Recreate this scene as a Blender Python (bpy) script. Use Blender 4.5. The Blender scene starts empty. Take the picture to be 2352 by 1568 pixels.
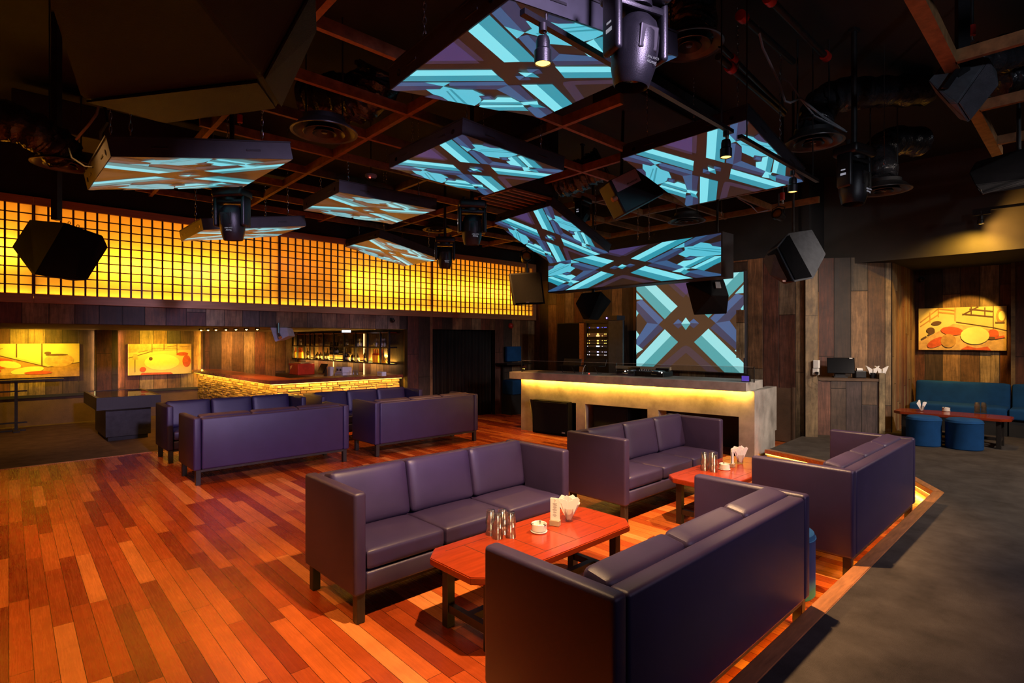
import bpy, bmesh, math, random
from mathutils import Vector, Matrix, Euler
random.seed(7)
S = bpy.context.scene
COL = S.collection

# ------------------------------------------------------------------ camera, world, exposure
FPX, CX, CY, CAMH = 1270.0, 1176.0, 781.0, 1.85        # focal length in px of the 2352x1568 frame, horizon row, eye height
TH = math.radians(43.5)                                 # heading of the room's long axis (a) seen from the camera
UA, VB = Vector((math.cos(TH), math.sin(TH), 0)), Vector((-math.sin(TH), math.cos(TH), 0))
cam_d = bpy.data.cameras.new('camera')
cam = bpy.data.objects.new('camera', cam_d); COL.objects.link(cam)
cam.location = (0, 0, CAMH); cam.rotation_euler = (math.pi/2, 0, 0)
cam_d.sensor_fit = 'HORIZONTAL'; cam_d.sensor_width = 36; cam_d.lens = 36*FPX/2352
cam_d.shift_y = (CY-784)/2352; cam_d.clip_start = .05; cam_d.clip_end = 100
S.camera = cam
S.view_settings.view_transform = 'Standard'; S.view_settings.look = 'None'
S.view_settings.exposure = 0.0; S.view_settings.gamma = 1.0; S.view_settings.use_curve_mapping = False
wd = bpy.data.worlds.new('world'); S.world = wd; wd.use_nodes = True
wd.node_tree.nodes['Background'].inputs[0].default_value = (.42, .45, .62, 1)
wd.node_tree.nodes['Background'].inputs[1].default_value = .032
cy = S.cycles
cy.max_bounces = 7; cy.diffuse_bounces = 3; cy.glossy_bounces = 4; cy.transmission_bounces = 7; cy.transparent_max_bounces = 28
cy.caustics_reflective = False; cy.caustics_refractive = False; cy.sample_clamp_indirect = 3.0; cy.sample_clamp_direct = 0
try:
    cy.use_denoising = True; cy.denoiser = 'OPENIMAGEDENOISE'
except Exception: pass

def W(a, b, z=0.0):
    """room coordinates (a along the stepped edge, b towards the paper screens) to world"""
    return UA*a + VB*b + Vector((0, 0, z))
def ray(px, py): return Vector(((px-CX)/FPX, 1, -(py-CY)/FPX))
def G(px, py, z=0.0):
    Y = FPX*(CAMH-z)/(py-CY); return Vector(((px-CX)/FPX*Y, Y, z))
def D(px, py, Y): return Vector(((px-CX)/FPX*Y, Y, CAMH-(py-CY)/FPX*Y))
def AB(p): return (p.dot(UA), p.dot(VB), p.z)
def onB(px, py, b):
    r = ray(px, py); t = b/r.dot(VB); p = r*t; return (p.dot(UA), CAMH+p.z)
def onA(px, py, a):
    r = ray(px, py); t = a/r.dot(UA); p = r*t; return (p.dot(VB), CAMH+p.z)

# ------------------------------------------------------------------ lights of the room, with added fill spots
def aim(o, tgt):
    o.rotation_euler = (Vector(tgt)-o.location).to_track_quat('-Z', 'Y').to_euler()
def spot(name, loc, tgt, watts, col, deg=60, blend=.6, r=.04):
    l = bpy.data.lights.new(name, 'SPOT'); l.energy = watts; l.color = col; l.spot_size = math.radians(deg); l.spot_blend = blend; l.shadow_soft_size = r
    o = bpy.data.objects.new(name, l); COL.objects.link(o); o.location = loc; aim(o, tgt); return o
def area(name, loc, tgt, watts, col, sx, sy=None, spread=180):
    l = bpy.data.lights.new(name, 'AREA'); l.energy = watts; l.color = col; l.size = sx
    l.shape = 'RECTANGLE' if sy else 'DISK'
    if sy: l.size_y = sy
    l.spread = math.radians(spread)
    o = bpy.data.objects.new(name, l); COL.objects.link(o); o.location = loc; aim(o, tgt); return o
def strip(name, p0, p1, down, watts, col, w=.02):
    """a thin LED tape from p0 to p1 shining along 'down'"""
    p0, p1, down = Vector(p0), Vector(p1), Vector(down).normalized()
    l = bpy.data.lights.new(name, 'AREA'); l.shape = 'RECTANGLE'; l.size = (p1-p0).length; l.size_y = w; l.energy = watts; l.color = col
    o = bpy.data.objects.new(name, l); COL.objects.link(o)
    x = (p1-p0).normalized(); z = -down; y = z.cross(x).normalized(); z = x.cross(y)
    o.matrix_world = Matrix(((x.x, y.x, z.x, 0), (x.y, y.y, z.y, 0), (x.z, y.z, z.z, 0), (0, 0, 0, 1)))
    o.location = (p0+p1)/2; return o
WARM = (1, .50, .16); AMBER = (1, .50, .05); YEL = (1, .50, .045); LAV = (.78, .72, 1.0)
# added fill spots on the unseen side behind the viewer, standing in for house lights
spot('house_light', W(1.4, -2.4, 4.2), W(3.5, 8.8, .9), 3000, (.76, .58, 1.0), 31, .8, .25)
spot('house_light', W(4.4, -4.2, 3.1), W(4.6, 3.0, .3), 400, (.78, .62, 1.0), 60, .9, .35)
spot('house_light', W(8.8, -2.4, 4.3), W(9.4, .8, .2), 1100, (1, .86, .76), 108, .9, .30)
spot('house_light', W(6.5, -1.5, 3.2), W(10.2, 4.6, 1.6), 700, (1, .80, .68), 60, .9, .25)
# added warm fill spots between the ceiling panels, without fixtures, for the floor
for a, b, w in ((.2, 5.3, 420), (.9, 7.7, 380), (5.0, 5.6, 340), (6.9, 7.7, 340), (-.6, 3.6, 340), (5.8, 9.2, 70)):
    spot('downlight', W(a, b, 3.85), W(a, b, 0), w, (1, .45, .12), 100, .8, .08)
spot('house_light', W(2.2, -2.6, 3.7), W(6.6, 1.0, 3.9), 150, (.80, .86, 1.0), 48, .9, .1)  # unseen cool fill added for the upper right loudspeaker and ducts
spot('stage_light', W(7.4, 7.0, 4.5), W(10.6, 8.6, 1.6), 90, (1, .55, .22), 60, .8, .1)  # unseen warm wash added to brighten the amplifier rack and its wall
# spots on the two lighting tracks (heads are built below)
SPOTS = [(2.08, 1.96, 3.40), (4.18, 1.98, 3.40), (5.62, 2.0, 3.40)]
TGT = [(2.7, 2.7, .4), (4.1, 2.2, .2), (5.9, 2.5, .4)]
for p, t, w in zip(SPOTS, TGT, (900, 800, 700)):
    spot('track_spot', W(p[0], p[1], p[2]-.14), W(*t), w, (1, .60, .28), 76, .6, .03)

# ------------------------------------------------------------------ mesh helpers
class MB:
    def __init__(s): s.bm = bmesh.new()
    def _merge(s, t):
        me = bpy.data.meshes.new('t'); t.to_mesh(me); t.free(); s.bm.from_mesh(me); bpy.data.meshes.remove(me)
    def box(s, c, d, bev=0, seg=2, rot=None):
        t = bmesh.new(); bmesh.ops.create_cube(t, size=1)
        bmesh.ops.scale(t, vec=d, verts=t.verts)
        if bev: bmesh.ops.bevel(t, geom=list(t.edges), offset=min(bev, min(d)*.49), segments=seg, profile=.5, affect='EDGES')
        m = Matrix.Translation(c)
        if rot is not None: m = m @ (rot.to_4x4() if not isinstance(rot, Euler) else rot.to_matrix().to_4x4())
        bmesh.ops.transform(t, matrix=m, verts=t.verts); s._merge(t); return s
    def span(s, x0, x1, y0, y1, z0, z1, bev=0, seg=2):
        return s.box(((x0+x1)/2, (y0+y1)/2, (z0+z1)/2), (abs(x1-x0), abs(y1-y0), abs(z1-z0)), bev, seg)
    def cyl(s, p0, p1, r, n=12, r2=None, cap=True):
        p0, p1 = Vector(p0), Vector(p1); d = p1-p0
        t = bmesh.new(); bmesh.ops.create_cone(t, cap_ends=cap, segments=n, radius1=r, radius2=r if r2 is None else r2, depth=d.length)
        m = Matrix.Translation((p0+p1)/2) @ d.to_track_quat('Z', 'Y').to_matrix().to_4x4()
        bmesh.ops.transform(t, matrix=m, verts=t.verts); s._merge(t); return s
    def tube(s, pts, r, n=8, closed=False, rad=None):
        pts = [Vector(p) for p in pts]; rings = []; k = len(pts); prev = None
        for i, p in enumerate(pts):
            if closed: d = pts[(i+1) % k]-pts[i-1]
            else: d = pts[min(i+1, k-1)]-pts[max(i-1, 0)]
            d = d.normalized() if d.length > 1e-9 else Vector((0, 0, 1))
            if prev is None:
                a = d.orthogonal().normalized()
            else:
                a = (prev-d*prev.dot(d)); a = a.normalized() if a.length > 1e-6 else d.orthogonal().normalized()
            prev = a; b = d.cross(a); rr = rad(i/(k-1 if k > 1 else 1)) if rad else r
            rings.append([s.bm.verts.new(p+(a*math.cos(2*math.pi*j/n)+b*math.sin(2*math.pi*j/n))*rr) for j in range(n)])
        m = k if closed else k-1
        for i in range(m):
            A, B = rings[i], rings[(i+1) % k]
            for j in range(n): s.bm.faces.new((A[j], A[(j+1) % n], B[(j+1) % n], B[j]))
        if not closed:
            s.bm.faces.new(rings[0][::-1]); s.bm.faces.new(rings[-1])
        return s
    def lathe(s, prof, n=24, at=(0, 0, 0)):
        at = Vector(at); rings = []
        for r, z in prof:
            if r < 1e-6: rings.append([s.bm.verts.new(at+Vector((0, 0, z)))])
            else: rings.append([s.bm.verts.new(at+Vector((r*math.cos(2*math.pi*j/n), r*math.sin(2*math.pi*j/n), z))) for j in range(n)])
        for A, B in zip(rings, rings[1:]):
            for j in range(n):
                k = (j+1) % n
                if len(A) == 1 and len(B) == 1: continue
                if len(A) == 1: s.bm.faces.new((A[0], B[k], B[j]))
                elif len(B) == 1: s.bm.faces.new((A[j], A[k], B[0]))
                else: s.bm.faces.new((A[j], A[k], B[k], B[j]))
        return s
    def prism(s, poly, z0, z1, bev=0):
        t = bmesh.new()
        lo = [t.verts.new((x, y, z0)) for x, y in poly]; hi = [t.verts.new((x, y, z1)) for x, y in poly]; n = len(poly)
        t.faces.new(lo[::-1]); t.faces.new(hi)
        for i in range(n): t.faces.new((lo[i], lo[(i+1) % n], hi[(i+1) % n], hi[i]))
        bmesh.ops.recalc_face_normals(t, faces=t.faces)
        if bev: bmesh.ops.bevel(t, geom=list(t.edges), offset=bev, segments=2, affect='EDGES')
        s._merge(t); return s
    def poly(s, pts, mi=0):
        f = s.bm.faces.new([s.bm.verts.new(p) for p in pts]); f.material_index = mi; return s
    def hull(s, pts, bev=0):
        t = bmesh.new(); vs = [t.verts.new(p) for p in pts]
        r = bmesh.ops.convex_hull(t, input=vs)
        bmesh.ops.delete(t, geom=[v for v in t.verts if not v.link_faces], context='VERTS')
        bmesh.ops.dissolve_limit(t, angle_limit=.12, verts=t.verts, edges=t.edges)
        if bev: bmesh.ops.bevel(t, geom=list(t.edges), offset=bev, segments=2, affect='EDGES')
        s._merge(t); return s
    def puff(s, c, d, r=.03, puff=.02, rot=None, n=9, axis=2):
        """an upholstered cushion: rounded box whose two big faces (normal to axis) swell"""
        t = bmesh.new(); bmesh.ops.create_cube(t, size=2)
        bmesh.ops.subdivide_edges(t, edges=list(t.edges), cuts=n, use_grid_fill=True)
        h = Vector(d)/2; rr = min(r, min(h)*.95)
        for v in t.verts:
            q = [math.copysign(abs(x)**.55, x) for x in v.co]
            p = Vector((q[0]*h[0], q[1]*h[1], q[2]*h[2]))
            inn = Vector([max(-(h[i]-rr), min(h[i]-rr, p[i])) for i in range(3)])
            dv = p-inn
            if dv.length > 1e-6: p = inn+dv.normalized()*rr
            o = [i for i in range(3) if i != axis]
            w = (1-(p[o[0]]/h[o[0]])**4)*(1-(p[o[1]]/h[o[1]])**4)
            p[axis] += max(0, w)*puff*(p[axis]/h[axis])
            v.co = p
        m = Matrix.Translation(c)
        if rot is not None: m = m @ rot.to_matrix().to_4x4()
        bmesh.ops.transform(t, matrix=m, verts=t.verts); s._merge(t); return s
    def xf(s, m): bmesh.ops.transform(s.bm, matrix=m, verts=s.bm.verts); return s

def obj(name, mb, mat, parent=None, smooth=True, loc=None, rotz=None, norm=True):
    me = bpy.data.meshes.new(name)
    if norm: bmesh.ops.recalc_face_normals(mb.bm, faces=mb.bm.faces)
    mb.bm.to_mesh(me); mb.bm.free()
    for m in (mat if isinstance(mat, (list, tuple)) else [mat]): me.materials.append(m)
    if smooth:
        me.polygons.foreach_set('use_smooth', [True]*len(me.polygons))
        try: me.set_sharp_from_angle(angle=math.radians(38))
        except Exception: pass
    o = bpy.data.objects.new(name, me); COL.objects.link(o)
    if parent: o.parent = parent
    if loc is not None: o.location = loc
    if rotz is not None: o.rotation_euler = (0, 0, rotz)
    return o
def tag(o, label=None, cat=None, group=None, kind=None):
    for k, v in (('label', label), ('category', cat), ('group', group), ('kind', kind)):
        if v: o[k] = v
    return o
def thing(name, label, cat, loc=(0, 0, 0), rotz=0.0, group=None):
    o = bpy.data.objects.new(name, None); COL.objects.link(o); o.empty_display_size = .1
    o.location = loc; o.rotation_euler = (0, 0, rotz); return tag(o, label, cat, group)
def struct(name, mb, mat, smooth=False):
    """setting pieces are modelled in room coordinates"""
    o = obj(name, mb, mat, None, smooth); o.rotation_euler = (0, 0, TH); o['kind'] = 'structure'; return o
def dup(root, loc, rotz, label, group=None):
    r = root.copy(); COL.objects.link(r); r.location = loc; r.rotation_euler = (0, 0, rotz); r['label'] = label
    if group: r['group'] = group
    for ch in list(root.children):
        c = ch.copy(); COL.objects.link(c); c.parent = r
        for g in list(ch.children):
            d = g.copy(); COL.objects.link(d); d.parent = c
    return r
def text(name, body, size, mat, parent, mw, ext=.0005):
    cu = bpy.data.curves.new(name, 'FONT'); cu.body = body; cu.size = size; cu.extrude = ext; cu.align_x = 'CENTER'; cu.align_y = 'CENTER'
    cu.materials.append(mat); o = bpy.data.objects.new(name, cu); COL.objects.link(o)
    bpy.context.view_layer.update()
    me = bpy.data.meshes.new_from_object(o); bpy.data.objects.remove(o); me.name = name
    o = bpy.data.objects.new(name, me); COL.objects.link(o)
    if parent: o.parent = parent
    o.matrix_local = mw; return o

# ------------------------------------------------------------------ materials
def nt(name):
    m = bpy.data.materials.new(name); m.use_nodes = True; t = m.node_tree
    return m, t, t.nodes['Principled BSDF']
def node(t, ty, **kw):
    n = t.nodes.new(ty)
    for k, v in kw.items():
        if k.startswith('i_'): n.inputs[k[2:].replace('_', ' ')].default_value = v
        else: setattr(n, k, v)
    return n
def mth(t, op, a, b=None):
    n = t.nodes.new('ShaderNodeMath'); n.operation = op
    for i, x in enumerate((a, b)):
        if x is None: continue
        if isinstance(x, (int, float)): n.inputs[i].default_value = x
        else: t.links.new(x, n.inputs[i])
    return n.outputs[0]
def mixc(t, fac, a, b, mode='MIX'):
    n = t.nodes.new('ShaderNodeMix'); n.data_type = 'RGBA'; n.blend_type = mode
    for s, x in ((0, fac), (6, a), (7, b)):
        if isinstance(x, (int, float)): n.inputs[s].default_value = x
        elif isinstance(x, (tuple, list)): n.inputs[s].default_value = tuple(x[:3])+(1,)
        else: t.links.new(x, n.inputs[s])
    return n.outputs[2]
def mat(name, col, rough=.5, metal=0.0, var=.25, scale=12, bump=0.0, bscale=60, stretch=(1, 1, 1), spec=.5, rvar=0.0):
    m, t, p = nt(name)
    tc = node(t, 'ShaderNodeTexCoord'); mp = node(t, 'ShaderNodeMapping'); mp.inputs['Scale'].default_value = stretch
    t.links.new(tc.outputs['Object'], mp.inputs['Vector'])
    nz = node(t, 'ShaderNodeTexNoise', i_Scale=scale, i_Detail=5.0, i_Roughness=.6); t.links.new(mp.outputs[0], nz.inputs['Vector'])
    dk = tuple(c*(1-var) for c in col); lt = tuple(min(1, c*(1+var)) for c in col)
    rp = node(t, 'ShaderNodeValToRGB'); rp.color_ramp.elements[0].color = dk+(1,); rp.color_ramp.elements[1].color = lt+(1,)
    rp.color_ramp.elements[0].position = .3; rp.color_ramp.elements[1].position = .7
    t.links.new(nz.outputs['Fac'], rp.inputs[0]); t.links.new(rp.outputs[0], p.inputs['Base Color'])
    p.inputs['Roughness'].default_value = rough; p.inputs['Metallic'].default_value = metal; p.inputs['Specular IOR Level'].default_value = spec
    if rvar: t.links.new(mth(t, 'MULTIPLY_ADD', nz.outputs['Fac'], rvar), p.inputs['Roughness']); t.nodes[-1].inputs[2].default_value = rough-rvar*.5
    if bump:
        b2 = node(t, 'ShaderNodeTexNoise', i_Scale=bscale, i_Detail=3.0); t.links.new(mp.outputs[0], b2.inputs['Vector'])
        bp = node(t, 'ShaderNodeBump', i_Strength=bump, i_Distance=.02); t.links.new(b2.outputs['Fac'], bp.inputs['Height']); t.links.new(bp.outputs[0], p.inputs['Normal'])
    return m
def emit(name, col, st, base=(.02, .02, .02), rough=.4):
    m, t, p = nt(name)
    p.inputs['Base Color'].default_value = base+(1,); p.inputs['Roughness'].default_value = rough
    p.inputs['Emission Color'].default_value = col+(1,); p.inputs['Emission Strength'].default_value = st
    return m
def planks(name, across, along, w, L, cols, rough=.5, grain=.45, seam=.004, dirt=.5, bump=.25, rvar=.2, ang=0.0, off=(0, 0), dscale=1.6):
    """boards side by side; every board takes its own colour from cols"""
    m, t, p = nt(name); ln = t.links.new
    tc = node(t, 'ShaderNodeTexCoord'); mp = node(t, 'ShaderNodeMapping'); mp.inputs['Rotation'].default_value = (0, 0, ang)
    ln(tc.outputs['Object'], mp.inputs['Vector'])
    sp = node(t, 'ShaderNodeSeparateXYZ'); ln(mp.outputs[0], sp.inputs[0])
    ix = {'x': 0, 'y': 1, 'z': 2}
    A = mth(t, 'ADD', mth(t, 'DIVIDE', sp.outputs[ix[across]], w), 200.0+off[0]); row = mth(t, 'FLOOR', A)
    wn = node(t, 'ShaderNodeTexWhiteNoise', noise_dimensions='1D'); ln(row, wn.inputs['W'])
    B = mth(t, 'ADD', mth(t, 'DIVIDE', sp.outputs[ix[along]], L), mth(t, 'ADD', mth(t, 'MULTIPLY', wn.outputs['Value'], 9.0), 100.0+off[1]))
    colr = mth(t, 'FLOOR', B)
    cb = node(t, 'ShaderNodeCombineXYZ'); ln(row, cb.inputs[0]); ln(colr, cb.inputs[1])
    w2 = node(t, 'ShaderNodeTexWhiteNoise', noise_dimensions='2D'); ln(cb.outputs[0], w2.inputs['Vector'])
    rp = node(t, 'ShaderNodeValToRGB'); rp.color_ramp.interpolation = 'CONSTANT'; el = rp.color_ramp.elements
    while len(el) < len(cols): el.new(.5)
    for i, c in enumerate(cols): el[i].position = i/len(cols); el[i].color = tuple(c)+(1,)
    ln(w2.outputs['Value'], rp.inputs[0])
    # grain stretched along the board, shifted per board
    g = node(t, 'ShaderNodeCombineXYZ')
    ln(mth(t, 'ADD', mth(t, 'MULTIPLY', A, 5.0), mth(t, 'MULTIPLY', w2.outputs['Value'], 37.0)), g.inputs[0]); ln(mth(t, 'MULTIPLY', sp.outputs[ix[along]], 1.6), g.inputs[1])
    nz = node(t, 'ShaderNodeTexNoise', i_Scale=1.4, i_Detail=7.0, i_Roughness=.68, i_Distortion=.6); ln(g.outputs[0], nz.inputs['Vector'])
    gr = node(t, 'ShaderNodeMapRange'); gr.inputs[1].default_value = .3; gr.inputs[2].default_value = .7; gr.inputs[3].default_value = 1-grain; gr.inputs[4].default_value = 1+grain*.7
    ln(nz.outputs['Fac'], gr.inputs[0])
    c = mixc(t, 1.0, rp.outputs[0], (1, 1, 1), 'MULTIPLY'); mx = t.nodes[-1]
    cg = node(t, 'ShaderNodeCombineXYZ')
    for i in range(3): ln(gr.outputs[0], cg.inputs[i])
    ln(cg.outputs[0], mx.inputs[7])
    dz = node(t, 'ShaderNodeTexNoise', i_Scale=dscale, i_Detail=6.0, i_Roughness=.7); ln(tc.outputs['Object'], dz.inputs['Vector'])
    dr = node(t, 'ShaderNodeMapRange'); dr.inputs[1].default_value = .35; dr.inputs[2].default_value = .65; dr.inputs[3].default_value = 1-dirt; dr.inputs[4].default_value = 1.0+dirt*.35
    ln(dz.outputs['Fac'], dr.inputs[0]); cd = node(t, 'ShaderNodeCombineXYZ')
    for i in range(3): ln(dr.outputs[0], cd.inputs[i])
    c2 = mixc(t, 1.0, c, cd.outputs[0], 'MULTIPLY')
    def edge(v, size):
        f = mth(t, 'FRACT', v); e = mth(t, 'MINIMUM', f, mth(t, 'SUBTRACT', 1.0, f)); return mth(t, 'MULTIPLY', e, size)
    ed = mth(t, 'MINIMUM', edge(A, w), edge(B, L))
    sr = node(t, 'ShaderNodeMapRange'); sr.inputs[1].default_value = seam*.4; sr.inputs[2].default_value = seam; sr.inputs[3].default_value = .12; sr.inputs[4].default_value = 1
    ln(ed, sr.inputs[0]); cs = node(t, 'ShaderNodeCombineXYZ')
    for i in range(3): ln(sr.outputs[0], cs.inputs[i])
    c3 = mixc(t, 1.0, c2, cs.outputs[0], 'MULTIPLY'); ln(c3, p.inputs['Base Color'])
    r = mth(t, 'MULTIPLY_ADD', nz.outputs['Fac'], rvar); t.nodes[-1].inputs[2].default_value = rough-rvar*.5; ln(r, p.inputs['Roughness']); p.inputs['Specular IOR Level'].default_value = .5
    bp = node(t, 'ShaderNodeBump', i_Strength=bump, i_Distance=.01); h = mth(t, 'ADD', mth(t, 'MULTIPLY', sr.outputs[0], .8), mth(t, 'MULTIPLY', nz.outputs['Fac'], .4)); ln(h, bp.inputs['Height']); ln(bp.outputs[0], p.inputs['Normal'])
    return m
WALLC = [(.15, .075, .034), (.22, .125, .058), (.085, .05, .03), (.27, .155, .075), (.18, .06, .030), (.125, .095, .065), (.05, .030, .022), (.19, .13, .082), (.19, .09, .040), (.115, .040, .026), (.30, .21, .115), (.085, .065, .055)]
MAT = dict(
    floor=planks('parquet', 'x', 'y', .105, 1.15, [(.40, .070, .012), (.30, .046, .008), (.50, .125, .024), (.24, .032, .006), (.44, .092, .016), (.60, .19, .05), (.34, .056, .010), (.20, .026, .005), (.46, .105, .020)], rough=.27, grain=.13, seam=.0024, dirt=.22, bump=.05, rvar=.25, ang=math.radians(1.2), dscale=2.2),
    wall_u=planks('reclaimed_boards_u', 'x', 'z', .29, 2.7, WALLC, rough=.62, grain=.65, seam=.007, dirt=.6, bump=.5),
    wall_v=planks('reclaimed_boards_v', 'y', 'z', .29, 2.7, WALLC, rough=.6, grain=.65, seam=.007, dirt=.6, bump=.5, off=(.3, .4)),
    carpet=mat('carpet', (.125, .102, .086), .95, var=.30, scale=3.5, bump=.9, bscale=420, spec=.1),
    carpet2=mat('brown_carpet', (.13, .085, .05), .95, var=.25, scale=4, bump=.6, bscale=300, spec=.1),
    black=mat('matt_black', (.012, .012, .014), .65, var=.3, scale=4),
    diff=mat('diffuser_paint', (.06, .055, .055), .35, .3, var=.4, scale=5),
    monitor=mat('monitor_paint', (.085, .09, .105), .5, var=.3, scale=9),
    monitorgrille=mat('monitor_grille', (.13, .125, .15), .4, .3, var=.2, bump=.8, bscale=240),
    ceil=mat('black_ceiling', (.009, .010, .012), .85, var=.4, scale=2),
    duct=mat('duct_foil', (.022, .022, .026), .27, var=.4, scale=6, bump=1.0, bscale=13, stretch=(1, 1, 1), spec=.6),
    leather=mat('dark_leather', (.030, .019, .062), .42, var=.10, scale=5, bump=.12, bscale=420, spec=.5),
    ebony=mat('ebony_wood', (.016, .012, .010), .42, var=.3, scale=9, stretch=(6, 6, .6)),
    table=mat('red_lacquer_wood', (.27, .032, .008), .17, var=.18, scale=7, stretch=(.6, 5, 5), spec=.6),
    nosing=mat('step_nosing_wood', (.46, .18, .065), .35, var=.3, scale=7, stretch=(.7, 5, 5)),
    pine=mat('pine_frame', (.42, .21, .10), .5, var=.18, scale=6, stretch=(.5, 6, 6)),
    batten=mat('ceiling_batten_wood', (.28, .14, .055), .55, var=.35, scale=6, stretch=(2, 2, 2)),
    lattice=mat('lattice_wood', (.10, .022, .015), .5),
    concrete=mat('polished_concrete', (.38, .35, .31), .5, var=.42, scale=2.4, bump=.06, bscale=18, rvar=.25),
    steel=mat('bright_steel', (.75, .75, .78), .22, 1.0, var=.1),
    dkmetal=mat('dark_metal', (.035, .034, .036), .42, .6, var=.25),
    speaker=mat('speaker_paint', (.0035, .0035, .0045), .55, var=.25, scale=25, bump=.25, bscale=350, spec=.10),
    grille=mat('speaker_grille', (.006, .006, .008), .55, .3, var=.3, scale=30, bump=1.0, bscale=260, spec=.12),
    grayspk=mat('grey_speaker_paint', (.05, .055, .065), .5, var=.25, scale=14),
    housing=mat('screen_housing', (.028, .029, .037), .5, var=.15),
    lamp=mat('lamp_plastic', (.008, .008, .010), .38, var=.2, bump=.1, bscale=200),
    blue=mat('teal_fabric', (.008, .062, .20), .85, var=.15, scale=6, bump=.3, bscale=500, spec=.2),
    white=mat('white_ceramic', (.82, .80, .74), .25, var=.03),
    paper=mat('white_paper', (.85, .83, .80), .7, var=.03),
    stone=mat('ledge_stone', (.26, .20, .13), .75, var=.5, scale=4, bump=.6, bscale=16),
    red=mat('red_paint', (.45, .02, .015), .35, var=.15),
    olive=mat('amber_lens', (.30, .22, .05), .25, var=.05),
    barwood=mat('bar_wood', (.26, .05, .022), .25, var=.3, scale=5, stretch=(2, 2, 2), spec=.6),
    cable=mat('black_cable', (.015, .015, .016), .5),
    brown=mat('brown_paint', (.10, .055, .03), .7, var=.3, scale=3, bump=.2),
    oakblock=mat('pale_oak', (.38, .28, .18), .5, var=.2, scale=9, stretch=(1, 6, 6)),
    edge=mat('polished_glass_edge', (.45, .5, .48), .2, var=.05),
    palespk=mat('pale_grey_paint', (.5, .48, .55), .5, var=.15),
    unit=mat('amplifier_face', (.10, .09, .09), .4, var=.2),
    screen=mat('dark_screen', (.006, .006, .007), .12, var=.1),
    bottle=mat('dark_bottle_glass', (.03, .018, .01), .08, var=.2, spec=.7),
    label=mat('cream_label', (.7, .55, .3), .6, var=.1),
    cord=mat('grey_cord', (.25, .25, .27), .5),
)
def glassm(name, col=(1, 1, 1), rough=0.0, ior=1.45):
    m, t, p = nt(name); p.inputs['Base Color'].default_value = col+(1,); p.inputs['Transmission Weight'].default_value = 1; p.inputs['Roughness'].default_value = rough; p.inputs['IOR'].default_value = ior
    nz = node(t, 'ShaderNodeTexNoise', i_Scale=30.0); bp = node(t, 'ShaderNodeBump', i_Strength=.02); t.links.new(nz.outputs['Fac'], bp.inputs['Height']); t.links.new(bp.outputs[0], p.inputs['Normal']); return m

def pane_mat(name, tint=(.92, .94, .94), rough=.02, amt=.55, base=.05):
    """thin clear pane: see-through with a faint mirror"""
    m, t, p = nt(name); t.nodes.remove(p); out = t.nodes['Material Output']
    tr = node(t, 'ShaderNodeBsdfTransparent'); tr.inputs[0].default_value = tint+(1,)
    gl = node(t, 'ShaderNodeBsdfGlossy'); gl.inputs['Roughness'].default_value = rough
    lw = node(t, 'ShaderNodeLayerWeight', i_Blend=.35); f2 = mth(t, 'ADD', mth(t, 'MULTIPLY', mth(t, 'POWER', lw.outputs['Facing'], 2.0), amt), base); mx = node(t, 'ShaderNodeMixShader')
    t.links.new(f2, mx.inputs[0]); t.links.new(tr.outputs[0], mx.inputs[1]); t.links.new(gl.outputs[0], mx.inputs[2]); t.links.new(mx.outputs[0], out.inputs[0]); return m
MAT['pane'] = pane_mat('glass_screen', (.90, .92, .92), .01, .5, .11); MAT['glass'] = pane_mat('tumbler_glass', (.96, .965, .95), .16, .9, .17)
# ================================================================== the room
def wallseg(name, p0, p1, z0, z1, m, th=.06):
    """upright wall from p0 to p1 (room coordinates), body on the far side of the line p0->p1"""
    a = W(*p0); d = W(*p1)-a
    o = obj(name, MB().span(0, d.length, 0, th, z0, z1), m, None, False); o.location = a; o.rotation_euler = (0, 0, math.atan2(d.y, d.x)); o['kind'] = 'structure'; return o
BW = 10.30                                     # plane of the wall that carries the paper screens
struct('floor', MB().span(-7, 11.4, -6, 10.75, -.12, 0), MAT['floor'])
struct('floor.001', MB().span(-7, 10.9, 10.75, 16.7, -.12, .001), MAT['carpet2'])
struct('trim_1', MB().span(-7, 9.2, 10.735, 10.765, -.02, .006), MAT['nosing'])
EDGE = [(-3.9, 1.16), (7.79, 1.16), (8.42, 1.54), (8.60, 2.57), (8.90, 3.52)]
def inset(pts, w):
    out = []
    for i, p in enumerate(pts):
        ns = []
        for q0, q1 in ((pts[i-1], p) if i else None, (p, pts[i+1]) if i < len(pts)-1 else None) if 0 < i < len(pts)-1 else (((p, pts[1]),) if i == 0 else ((pts[i-1], p),)):
            d = Vector((q1[0]-q0[0], q1[1]-q0[1])).normalized(); ns.append(Vector((-d.y, d.x)))
        n = sum(ns, Vector((0, 0))).normalized(); k = w/max(.3, n.dot(ns[0])); out.append((p[0]+n.x*k, p[1]+n.y*k))
    return out
INN = inset(EDGE, .10)
struct('floor.002', MB().prism(EDGE+[(10.75, 3.60), (16, 3.6), (16, -6), (-4, -6)], 0, .14), MAT['carpet'])
nose = MB(); riser = MB(); R2 = inset(EDGE, .055)
for i in range(4):
    nose.prism([EDGE[i], EDGE[i+1], INN[i+1], INN[i]], .082, .144, .004)
    riser.prism([EDGE[i], EDGE[i+1], R2[i+1], R2[i]], .001, .082)
struct('trim_2', nose, MAT['nosing']); struct('trim_3', riser, MAT['ebony'])
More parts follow.
